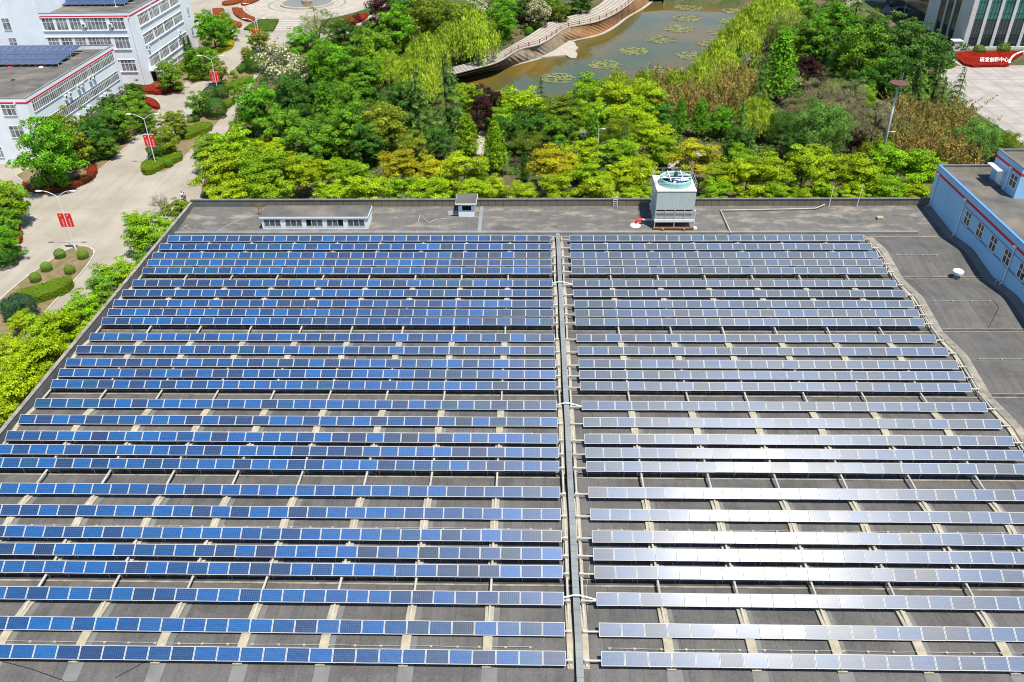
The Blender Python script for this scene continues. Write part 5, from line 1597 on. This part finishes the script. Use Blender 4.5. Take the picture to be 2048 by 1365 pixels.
def grove(zone, mark, mx, my, group, items):
    """items: (kind, x, y, width, hue, height factor); the label counts look-alikes outwards from the landmark"""
    by = {}
    for it in items:
        it = tuple(it) + (None,) * (6 - len(it)); hue = it[4] or DEF[it[0]]
        by.setdefault((it[0], hue), []).append((it, hue))
    for (kind, hue), L in by.items():
        L.sort(key=lambda q: (q[0][1] - mx) ** 2 + (q[0][2] - my) ** 2)
        for k, (it, hue) in enumerate(L):
            look = f'{HUES[hue][0]} {SHAPE[kind]}' if kind not in ('plum',) else SHAPE[kind]
            lab = f'{look} {zone}' + ('' if len(L) == 1 else (f', nearest the {mark}' if k == 0 else f', {nth(k)} from the {mark}'))
            cat = 'tree' if kind not in ('topiary', 'juniper', 'shrub', 'bamboo') else ('bush' if kind != 'bamboo' else 'bamboo')
            plant(kind, it[1], it[2], it[3], hue, lab, cat, group, it[5] or 1.0)


M, Bq, Pl, Ol, Bl, Ba, Wi, Ce, Gi, Cy, To, Ju, Sh, Bm = 'maple', 'broad', 'plum', 'olive', 'blossom', 'bare', 'willow', 'cedar', 'ginkgo', 'cypress', 'topiary', 'juniper', 'shrub', 'bamboo'
grove('behind the far parapet', 'long shed', 630, 430, 'trees lining the road behind the parapet', [
    (M, 430, 345, 105), (M, 525, 342, 120, 'l'), (M, 452, 388, 92), (M, 538, 385, 88, 'l'), (M, 592, 345, 90), (Bq, 612, 300, 100), (M, 668, 388, 74), (M, 702, 345, 82, 'l'), (M, 740, 378, 94), (M, 792, 325, 88, 'o'),
    (M, 862, 386, 86), (M, 868, 345, 84, 'o'), (M, 925, 350, 96), (M, 948, 388, 70), (Gi, 990, 300, 62, 'l', .9), (Cy, 1050, 335, 24, 'd', .8), (M, 1045, 388, 72), (M, 1105, 330, 98, 'o'),
    (M, 1122, 384, 84), (M, 480, 300, 100, 'l'), (M, 420, 295, 80, 'l'), (M, 545, 305, 80), (M, 800, 380, 60, 'l'), (Sh, 905, 372, 30), (M, 655, 345, 60, 'y'), (Bq, 830, 300, 70, 'e'), (Sh, 965, 355, 26), (M, 988, 376, 56), (Sh, 972, 388, 34, 'd'), (Sh, 1004, 392, 30, 'd')])
grove('left of the cooling tower', 'cooling tower', 1350, 400, 'trees lining the road behind the parapet', [
    (M, 1160, 312, 88), (M, 1198, 386, 88, 'y'), (M, 1248, 352, 84), (M, 1285, 342, 70), (M, 1180, 352, 72, 'l'), (M, 1240, 305, 86, 'l'), (M, 1260, 392, 50), (Sh, 1140, 350, 30), (Bq, 1222, 325, 60, 'c'), (M, 1288, 385, 46, 'l')])
grove('right of the cooling tower', 'cooling tower', 1350, 400, 'trees lining the road behind the parapet', [
    (M, 1388, 318, 92, 'o'), (M, 1442, 352, 84), (M, 1428, 388, 72, 'l'), (M, 1490, 362, 90, 'y'), (M, 1542, 348, 96), (M, 1606, 338, 108), (M, 1552, 388, 70, 'l'), (M, 1665, 342, 98), (M, 1640, 388, 62, 'l'),
    (M, 1726, 348, 96), (M, 1792, 336, 108, 'l'), (M, 1848, 338, 90, 'l'), (M, 1775, 382, 72, 'l'), (M, 1706, 386, 62), (M, 1480, 318, 70, 'l'), (M, 1830, 385, 60), (Sh, 1356, 300, 18, 'd'), (M, 1500, 395, 50), (M, 1600, 395, 50)])
grove('in the left park', 'red shrub', 525, 275, 'trees in the park', [
    (Bq, 516, 215, 100, 'v'), (Bq, 592, 190, 92, 'd'), (Bl, 568, 138, 112), (Ba, 635, 60, 92, 'k'), (Bq, 612, 88, 72, 'v'), (Bq, 688, 75, 72, 'd'), (Pl, 762, 42, 86), (Pl, 722, 66, 54), (Bq, 662, 130, 112, 'v'),
    (Bq, 752, 95, 92, 'g'), (Bq, 725, 150, 84, 'g'), (Bq, 642, 200, 82, 'd'), (Bq, 702, 205, 92, 'g'), (Gi, 742, 140, 64, 'l', .8), (M, 690, 168, 56, 'o'), (Bq, 572, 262, 92, 'g'), (Bq, 692, 262, 102, 'g'), (Gi, 655, 235, 74, 'v', .8),
    (Bq, 762, 255, 102, 'e'), (Bq, 802, 205, 92, 'd'), (Bq, 602, 235, 70, 'd'), (Sh, 578, 222, 34, 'l'), (Bq, 640, 275, 70, 'd'), (Bq, 730, 285, 80, 'd'), (Bq, 545, 285, 50, 'g'), (Bq, 700, 235, 60, 'd'), (Sh, 620, 165, 60, 'd')])
grove('near the pond willows', 'pond railing', 1000, 120, 'trees in the park', [
    (Bq, 792, 62, 84, 'v'), (Wi, 852, 105, 94), (Wi, 948, 62, 98), (Wi, 900, 78, 76), (Wi, 835, 155, 96), (Bq, 862, 30, 92, 'e'), (Bq, 812, 20, 84, 'd'), (Bq, 902, 48, 84, 'e'), (Bl, 952, 18, 56), (Bq, 1000, 20, 64, 'v'),
    (Bq, 1008, 48, 50, 'v'), (Bl, 1078, 28, 58), (Bq, 1118, 22, 44, 'e'), (Pl, 1058, 38, 30), (To, 1065, 50, 17), (To, 1078, 54, 16), (To, 1058, 63, 18), (To, 1140, 27, 14), (Bq, 1162, 0, 52, 'd'), (Wi, 780, 130, 66), (Bq, 1045, 15, 50, 'd'), (Bq, 1100, 8, 50, 'v'), (Bq, 930, 30, 60, 'g')])
grove('in the middle park', 'cedar pair', 865, 215, 'trees in the park', [
    (Ce, 838, 215, 82), (Ce, 896, 208, 88), (Pl, 970, 218, 76), (M, 940, 197, 80), (M, 1002, 200, 76), (Ce, 1082, 205, 46), (M, 1052, 210, 92), (M, 1112, 220, 82, 'e'), (Bq, 1062, 258, 84, 'd'), (Gi, 935, 278, 60, 'l', .7), (M, 1012, 235, 70, 'l'),
    (M, 1178, 185, 90, 'l'), (M, 1240, 195, 100), (M, 1292, 198, 90), (M, 1190, 232, 82, 'l'), (M, 1272, 230, 92), (Ba, 1060, 288, 76, 'e'), (Pl, 1080, 288, 46), (Bq, 1100, 270, 64, 'g'), (Gi, 1186, 262, 52, 'v', .7), (Ol, 1240, 275, 70, 'e'),
    (Ce, 1250, 300, 50), (M, 1302, 275, 92), (M, 1335, 305, 70, 'l'), (Gi, 1360, 240, 38, 'v', .95), (Gi, 1402, 238, 54, 'v', .75), (Bq, 1442, 242, 58, 'v'), (Ce, 905, 165, 36), (Bq, 1130, 265, 60, 'g'), (Bq, 870, 285, 76, 'd'), (Bq, 1000, 262, 56, 'd'),
    (M, 1330, 235, 70, 'd'), (Sh, 1112, 300, 46, 'd'), (Bq, 1150, 220, 60, 'd'), (Wi, 1235, 168, 66), (Wi, 1290, 170, 66)])
grove('between pond and mast', 'mast', 1770, 250, 'trees in the park', [
    (Wi, 1512, 228, 84), (Ce, 1478, 262, 62), (Ol, 1640, 262, 120), (Ba, 1640, 196, 90), (Ba, 1752, 238, 92), (Ba, 1702, 192, 80), (Ba, 1592, 222, 70), (Ba, 1690, 222, 76), (Sh, 1620, 222, 50, 'd'), (Sh, 1660, 180, 40, 'e'), (Ba, 1730, 262, 60), (Sh, 1590, 200, 44, 'c'), (Sh, 1770, 300, 50, 'y'), (Sh, 1735, 300, 40, 'e'), (Gi, 1560, 140, 88, 'v', .8), (Ce, 1522, 175, 58), (Ce, 1548, 100, 42), (Wi, 1478, 72, 92), (Wi, 1510, 38, 86), (Wi, 1436, 118, 88),
    (Wi, 1402, 152, 84), (Wi, 1350, 168, 66), (Wi, 1555, 15, 92), (Pl, 1618, 140, 56), (Bq, 1620, 75, 92, 'g'), (Bq, 1672, 38, 92, 'v'), (Ce, 1712, 30, 64), (Ce, 1672, 130, 58), (Bq, 1722, 112, 112, 'g'), (Bq, 1722, 170, 66, 'd'), (Bq, 1732, 200, 54, 'l'), (Pl, 1706, 285, 44),
    (Ba, 1580, 60, 80, 'k'), (Bq, 1600, 15, 60, 'g'), (Ba, 1545, 70, 50, 'k'), (Ol, 1560, 255, 70, 'd'), (M, 1590, 290, 60, 'd'), (Ce, 1500, 300, 44), (Bq, 1640, 100, 60, 'd'), (Bq, 1690, 85, 70, 'd'), (Bq, 1480, 285, 60, 'd'), (Ce, 1478, 120, 36)])
grove('by the paved plaza', 'plaza', 1960, 180, 'trees by the plaza', [
    (Bq, 1790, 92, 128, 'c'), (Bq, 1848, 108, 112, 'c'), (Ce, 1828, 165, 78), (Ce, 1872, 160, 62), (Ce, 1912, 195, 62), (Ol, 1952, 285, 92), (Ol, 2012, 295, 66, 'e'), (Bq, 1780, 150, 90, 'd'), (Bq, 1870, 90, 60, 'c'), (Ce, 1790, 190, 50), (Bq, 1745, 60, 70, 'c'), (Ce, 1880, 205, 50), (Bq, 1820, 60, 60, 'c')])
grove('by the pond', 'pond', 1330, 130, 'bamboo clumps', [(Bm, 1300 + 42 * i + (j % 2) * 20, 170 + 20 * j + (6 if i % 2 else 0) - i * 5, 76, 't') for j in range(3) for i in range(5)])
grove('below the plaza', 'floodlight mast', 1770, 250, 'bamboo clumps', [(Bm, 1808 + 36 * i + (j % 2) * 14, 222 + 24 * j + i * 4, 78, 't') for j in range(4) for i in range(4)])
grove('before the nearer block', 'bed corner', 100, 370, 'trees by the white buildings', [
    (Bq, 92, 305, 128, 'v'), (Bq, 122, 262, 92, 'e'), (Bq, 150, 298, 70, 'e'), (Bq, 200, 248, 76, 'c'), (Bq, 188, 278, 72, 'd'), (Bq, 226, 214, 54, 'c'), (Bq, 262, 215, 64, 'g'), (Bq, 235, 245, 66, 'g'), (Bq, 268, 182, 44, 'd'), (Bq, 70, 262, 70, 'e'), (Bq, 285, 235, 50, 'g'), (Bq, 215, 290, 46, 'g')])
grove('before the farther block', 'entrance canopy', 320, 145, 'trees by the white buildings', [
    (Bq, 425, 62, 66, 'v'), (Bq, 408, 42, 44, 'v'), (Bq, 445, 48, 44, 'g'), (Bq, 462, 62, 34, 'g'), (Cy, 372, 102, 17, 'd', 1.0), (Cy, 381, 100, 16, 'd', 1.0), (Bq, 398, 122, 62, 'g'), (Bq, 340, 148, 60, 'g'), (Bq, 420, 112, 34, 'g')])
grove('on the long traffic island', 'island tip', 300, 345, 'island planting', [
    (Bq, 328, 280, 56, 'e'), (Bq, 346, 246, 56, 'e'), (Bq, 396, 205, 48, 'g'), (Bq, 434, 145, 46, 'e'), (Bq, 517, 78, 46, 'e'), (Bq, 495, 108, 30, 'e'), (To, 432, 218, 42, 'd'), (To, 420, 188, 30, 'd'), (To, 512, 127, 42, 'd'), (To, 392, 238, 15, 'd'), (To, 381, 240, 14), (To, 336, 327, 19),
    (To, 471, 153, 10), (To, 465, 146, 10), (To, 478, 138, 10), (To, 472, 178, 10), (To, 465, 187, 10), (To, 481, 169, 10), (Sh, 318, 300, 44, 'd'), (To, 443, 185, 30, 'd'), (To, 508, 105, 14, 'd')])
grove('on the nearest traffic island', 'lamp post', 152, 495, 'island planting', [(To, 119, 508, 22), (To, 165, 509, 22), (To, 92, 534, 22), (To, 139, 540, 21), (To, 70, 556, 22), (Ju, 38, 618, 66)])
grove('at the left edge of the road', 'red shrub', 38, 465, 'trees at the left edge', [(Bq, 8, 405, 90, 'l'), (Bq, 5, 478, 76, 'v'), (Bq, -10, 440, 80, 'g'), (Sh, 8, 515, 50, 'd')])
grove('along the factory side wall', 'parapet corner', 380, 400, 'trees along the factory wall', [
    (Ba, 322, 408, 42, 'b'), (M, 352, 418, 56, 'e'), (M, 302, 462, 88, 'l'), (M, 270, 440, 44, 'l'), (M, 275, 480, 60, 'l'), (M, 240, 548, 88, 'l'), (Bq, 208, 575, 72, 'g'), (M, 172, 620, 92, 'l'), (Bq, 205, 605, 70, 'g'), (M, 130, 648, 92, 'y'), (M, 88, 672, 108, 'y'), (M, 58, 722, 120, 'y'),
    (M, 118, 700, 86, 'y'), (M, 40, 775, 112, 'y'), (M, 5, 822, 84, 'y'), (M, 18, 700, 84, 'y'), (M, 85, 745, 70, 'y'), (M, 150, 665, 60, 'y'), (Bq, 288, 520, 40, 'g'), (M, -10, 760, 90, 'y'), (M, 42, 640, 50, 'y')])

# ------------------------------------------------------------------ hedges and flower beds
def hedge(pts, h, hue, name, label, cat, group=None, z0=0.1, card=0.13, dens=26, px=True, sm=1, side=None):
    P = [Vector((*at(x, y, z0 + h)[:2], 0)) for x, y in pts] if px else [Vector((x, y, 0)) for x, y in pts]
    P = smooth_line(P + [P[0]], sm)[:-1]
    n = len(P)
    if sum(P[i].x * P[(i + 1) % n].y - P[(i + 1) % n].x * P[i].y for i in range(n)) < 0: P = P[::-1]
    rs = np.random.default_rng(len(BASES) + int(abs(P[0].x * 10)))
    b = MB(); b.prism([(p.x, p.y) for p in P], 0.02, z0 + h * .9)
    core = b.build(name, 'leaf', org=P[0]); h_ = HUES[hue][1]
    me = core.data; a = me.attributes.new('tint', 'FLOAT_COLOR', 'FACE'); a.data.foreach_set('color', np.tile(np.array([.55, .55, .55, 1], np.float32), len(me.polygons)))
    # leaves over the top and the sides
    C, N_ = [], []
    xs = [p.x for p in P]; ysq = [p.y for p in P]
    area = (max(xs) - min(xs)) * (max(ysq) - min(ysq)); want = int(min(9000, area * dens))
    X = rs.uniform(min(xs), max(xs), want); Y = rs.uniform(min(ysq), max(ysq), want)
    ins = np.zeros(want, bool); j = n - 1
    for i in range(n):
        xi, yi, xj, yj = P[i].x, P[i].y, P[j].x, P[j].y
        c = ((yi > Y) != (yj > Y)) & (X < (xj - xi) * (Y - yi) / (yj - yi + 1e-9) + xi); ins ^= c; j = i
    X, Y = X[ins], Y[ins]; k = len(X)
    wav = .06 * np.sin(X * 1.7) + .05 * np.sin(Y * 2.1)
    C.append(np.stack([X, Y, z0 + h * .92 + wav + rs.normal(size=k) * .05], 1)); N_.append(np.tile([0, 0, 1.0], (k, 1)) + rs.normal(size=(k, 3)) * .4)
    for i in range(n):
        p, q = P[i], P[(i + 1) % n]; L = (q - p).length; m_ = int(L * h * dens * 1.2)
        if m_ < 1: continue
        s = rs.random(m_)[:, None]; o = np.array([(q - p).y, -(q - p).x, 0]) / max(L, 1e-6)
        C.append(np.array(p) * (1 - s) + np.array(q) * s + o * rs.normal(size=(m_, 1)) * .07 + np.array([0, 0, 1]) * rs.uniform(0.05, z0 + h, size=(m_, 1)))
        N_.append(np.tile(o + np.array([0, 0, .3]), (m_, 1)) + rs.normal(size=(m_, 3)) * .4)
    C = np.concatenate(C); N_ = np.concatenate(N_); m_ = len(C)
    patch_ = 1 + .2 * np.sin(C[:, :1] * .9 + 1) * np.sin(C[:, 1:2] * .7)
    me2 = cards_object_mesh('leaves', C - np.array(P[0]), N_, card * rs.uniform(.6, 1.3, m_), tints(m_, rs, patch_, .25, .08), rs)
    t = bpy.data.objects.new('leaves', me2); COL.objects.link(t); t.parent = core
    for o in (core, t): o.color = (*h_, 1)
    tag(core, label, cat, group); return core


HUES['f'] = ('red', (0.34, 0.020, 0.006)); HUES['rb'] = ('russet', (0.17, 0.045, 0.014)); HUES['yy'] = ('yellow', (0.40, 0.34, 0.006)); HUES['rl'] = ('orange', (0.32, 0.075, 0.018)); HUES['gl'] = ('lawn', (0.085, 0.15, 0.010)); HUES['lh'] = ('hedge', (0.13, 0.215, 0.008))
hg = 'clipped hedges'
hedge([(0, 612), (12, 596), (38, 578), (75, 568), (110, 556), (140, 549), (144, 558), (132, 570), (100, 584), (70, 592), (40, 606), (6, 622)], 1.3, 'lh', 'hedge', 'long clipped green hedge across the nearest traffic island', 'hedge', hg, card=.11)
hedge([(281, 332), (284, 322), (300, 316), (325, 310), (345, 303), (364, 303), (362, 312), (345, 318), (330, 325), (305, 338), (286, 341)], 1.1, 'lh', 'hedge', 'clipped green hedge at the tip of the long traffic island', 'hedge', hg, card=.11)
hedge([(363, 258), (385, 248), (410, 242), (425, 244), (420, 254), (395, 262), (372, 272), (362, 266)], 1.1, 'lh', 'hedge', 'clipped green hedge below the two dark ball bushes', 'hedge', hg, card=.11)
hedge([(444, 203), (452, 198), (468, 194), (470, 200), (458, 208), (446, 211)], 1.0, 'lh', 'hedge', 'short clipped hedge just behind the halfway lamp', 'hedge', hg, card=.11)
hedge([(448, 170), (465, 160), (490, 152), (507, 151), (504, 158), (480, 164), (458, 174), (449, 176)], 1.0, 'lh', 'hedge', 'clipped hedge beyond the halfway lamp on the long island', 'hedge', hg, card=.11)
hedge([(476, 134), (486, 124), (500, 123), (498, 130), (484, 140), (477, 141)], 1.0, 'd', 'hedge', 'dark clipped hedge at the far end of the long island', 'hedge', hg, card=.11)
hedge([(526, 119), (540, 112), (540, 118), (528, 125)], .9, 'yy', 'hedge', 'small yellow hedge beside the cream flowering tree', 'hedge', hg, card=.11)
hedge([(237, 178), (240, 171), (270, 169), (300, 170), (312, 162), (330, 163), (345, 168), (366, 166), (362, 175), (340, 177), (318, 184), (300, 181), (260, 182), (240, 184)], .9, 'r', 'hedge', 'red and russet hedge along the foot of the farther block', 'hedge', hg, card=.12)
hedge([(247, 198), (255, 192), (285, 191), (305, 196), (319, 206), (318, 213), (305, 211), (290, 203), (262, 202)], .9, 'r', 'hedge', 'red hedge rounding the end of the drive between blocks', 'hedge', hg, card=.12)
hedge([(172, 338), (178, 330), (192, 330), (193, 338), (186, 344), (175, 345)], .9, 'r', 'hedge', 'small red hedge at the corner by the road', 'hedge', hg, card=.12)
hedge([(45, 362), (70, 370), (110, 370), (150, 355), (185, 342), (191, 346), (160, 364), (115, 378), (68, 378), (44, 370)], .9, 'rb', 'hedge', 'dark russet hedge curving round the corner of the bed', 'hedge', hg, card=.12)
hedge([(358, 128), (366, 122), (384, 128), (402, 134), (400, 141), (382, 141), (362, 138)], .9, 'lh', 'hedge', 'bright green hedge before the farther block, nearer part', 'hedge', hg, card=.12)
hedge([(376, 147), (388, 142), (403, 146), (402, 154), (388, 156), (376, 153)], .9, 'yy', 'hedge', 'yellow hedge before the farther block, by the pavement', 'hedge', hg, card=.12)
hedge([(398, 96), (425, 96), (445, 82), (455, 68), (468, 78), (466, 90), (450, 98), (425, 104), (400, 104)], .8, 'yy', 'hedge', 'bright yellow hedge curving along the road under trees', 'hedge', hg, card=.13)
hedge([(30, 455), (38, 448), (42, 465), (38, 478), (30, 475)], 1.0, 'r', 'hedge', 'red shrub at the left edge of the road', 'hedge', hg, card=.12)
hedge([(518, 272), (530, 268), (542, 276), (536, 282), (522, 280)], 1.0, 'f', 'hedge', 'small crimson shrub in the park near the road', 'hedge', hg, card=.12)
fb = 'flower beds of the fountain plaza'
hedge([(425, 17), (447, 15), (448, 24), (456, 34), (470, 42), (485, 45), (478, 54), (455, 50), (436, 42), (427, 30)], .6, 'rl', 'flower_bed', 'curved orange red flower bed, outer one left of the fountain', 'flower bed', fb, card=.12, dens=30)
hedge([(464, 15), (484, 15), (487, 23), (498, 30), (512, 35), (500, 42), (482, 36), (468, 27)], .6, 'rl', 'flower_bed', 'curved orange red flower bed, inner one left of the fountain', 'flower bed', fb, card=.12, dens=30)
hedge([(444, 3), (480, -4), (490, -4), (478, 4), (458, 8), (444, 8)], .6, 'rl', 'flower_bed', 'orange flower bed at the top edge, farther left', 'flower bed', fb, card=.12, dens=30)
hedge([(482, 3), (510, -6), (525, -6), (505, 4), (490, 8), (482, 8)], .6, 'rl', 'flower_bed', 'orange flower bed at the top edge, nearer the fountain', 'flower bed', fb, card=.12, dens=30)
hedge([(487, 57), (505, 45), (518, 37), (557, 38), (556, 42), (546, 60), (520, 61)], .45, 'gl', 'lawn_bed', 'wedge shaped green lawn bed beside the striped crossing', 'lawn bed', fb, card=.11, dens=40, sm=0)
hedge([(640, 40), (675, 34), (715, 24), (745, 12), (762, 14), (740, 28), (700, 44), (650, 58)], .45, 'gl', 'lawn_bed', 'curved green lawn bed right of the fountain circle', 'lawn bed', fb, card=.11, dens=40)
hedge([(688, 36), (710, 30), (734, 24), (735, 32), (715, 42), (694, 44)], .85, 'f', 'flower_bed', 'bright red flower bed right of the fountain by purple trees', 'flower bed', fb, card=.12, dens=40)
hedge([(745, 2), (770, -4), (800, -4), (800, 7), (770, 5)], .45, 'gl', 'lawn_bed', 'lawn bed at the top edge right of the fountain', 'lawn bed', fb, card=.11, dens=30)
hedge([(1902, 106), (1925, 103), (1990, 103), (2050, 102), (2040, 110), (2028, 116), (2020, 124), (2018, 130), (1985, 130), (1934, 131), (1915, 116)], .55, 'f', 'flower_bed', 'red flower bed with white characters below the glass building', 'flower bed', None, card=.12, dens=45)
plant(Sh, 1958, 99, 22, 'g', 'round green bush in the red bed, nearer the stone corner', 'bush', 'bushes in the red bed')
plant(Sh, 2008, 97, 24, 'g', 'round green bush in the red bed, farther from the corner', 'bush', 'bushes in the red bed')
hedge([(1868, 125), (1890, 112), (1900, 122), (1915, 130), (1900, 136), (1880, 136)], .3, 'gl', 'lawn_bed', 'small lawn wedge between the trees and the plaza', 'lawn bed', None, card=.12)

# undergrowth nobody could count: low leaf clumps between the trees
rs = np.random.default_rng(3)
park = pxpoly([(385, 398), (470, 262), (530, 150), (560, 110), (620, 95), (760, 60), (830, 10), (1110, 10), (1040, 80), (900, 140), (900, 170), (1000, 190), (1130, 208), (1300, 190), (1430, 165), (1550, 60), (1560, 0), (1690, 0), (1700, 40), (1860, 60), (1880, 150), (1960, 240), (2060, 300), (1860, 398)])
n = 15000
X = rs.uniform(min(p[0] for p in park), max(p[0] for p in park), n); Y = rs.uniform(min(p[1] for p in park), max(p[1] for p in park), n)
def inside(X, Y, P):
    ins = np.zeros(len(X), bool); j = len(P) - 1
    for i in range(len(P)):
        c = ((P[i][1] > Y) != (P[j][1] > Y)) & (X < (P[j][0] - P[i][0]) * (Y - P[i][1]) / (P[j][1] - P[i][1] + 1e-9) + P[i][0]); ins ^= c; j = i
    return ins
ok = inside(X, Y, park) & ~inside(X, Y, [(p.x, p.y) for p in POND]) & (Y > 149)
for pp in ([(948, 312), (950, 262), (975, 262), (972, 312)], [(1160, 314), (1152, 245), (1185, 245), (1192, 314)]):
    ok &= ~inside(X, Y, pxpoly(pp))
nz = np.sin(X * .11 + 1) * np.sin(Y * .09) + .5 * np.sin(X * .31) * np.sin(Y * .27 + 2)
ok &= nz > -.62
X, Y = X[ok], Y[ok]; k = len(X)
C = np.stack([X, Y, rs.uniform(.15, .55, k)], 1); Rr = rs.uniform(.6, 1.4, k)
P, N_, S_, T = clump_cards(rs, C, Rr, 16, .6, .24, (0, 200, -60), up=.7, rnd=.5, var=.3)
base = np.array([[.06, .13, .012], [.10, .185, .012], [.035, .08, .012], [.14, .13, .03]])[rs.choice(4, size=k, p=[.42, .28, .2, .1])]
T = T * np.repeat(base, 16, axis=0)
me = cards_object_mesh('undergrowth', P, N_, S_, T, rs)
ug = bpy.data.objects.new('undergrowth', me); COL.objects.link(ug); ug.color = (1, 1, 1, 1); tag(ug, kind='stuff')
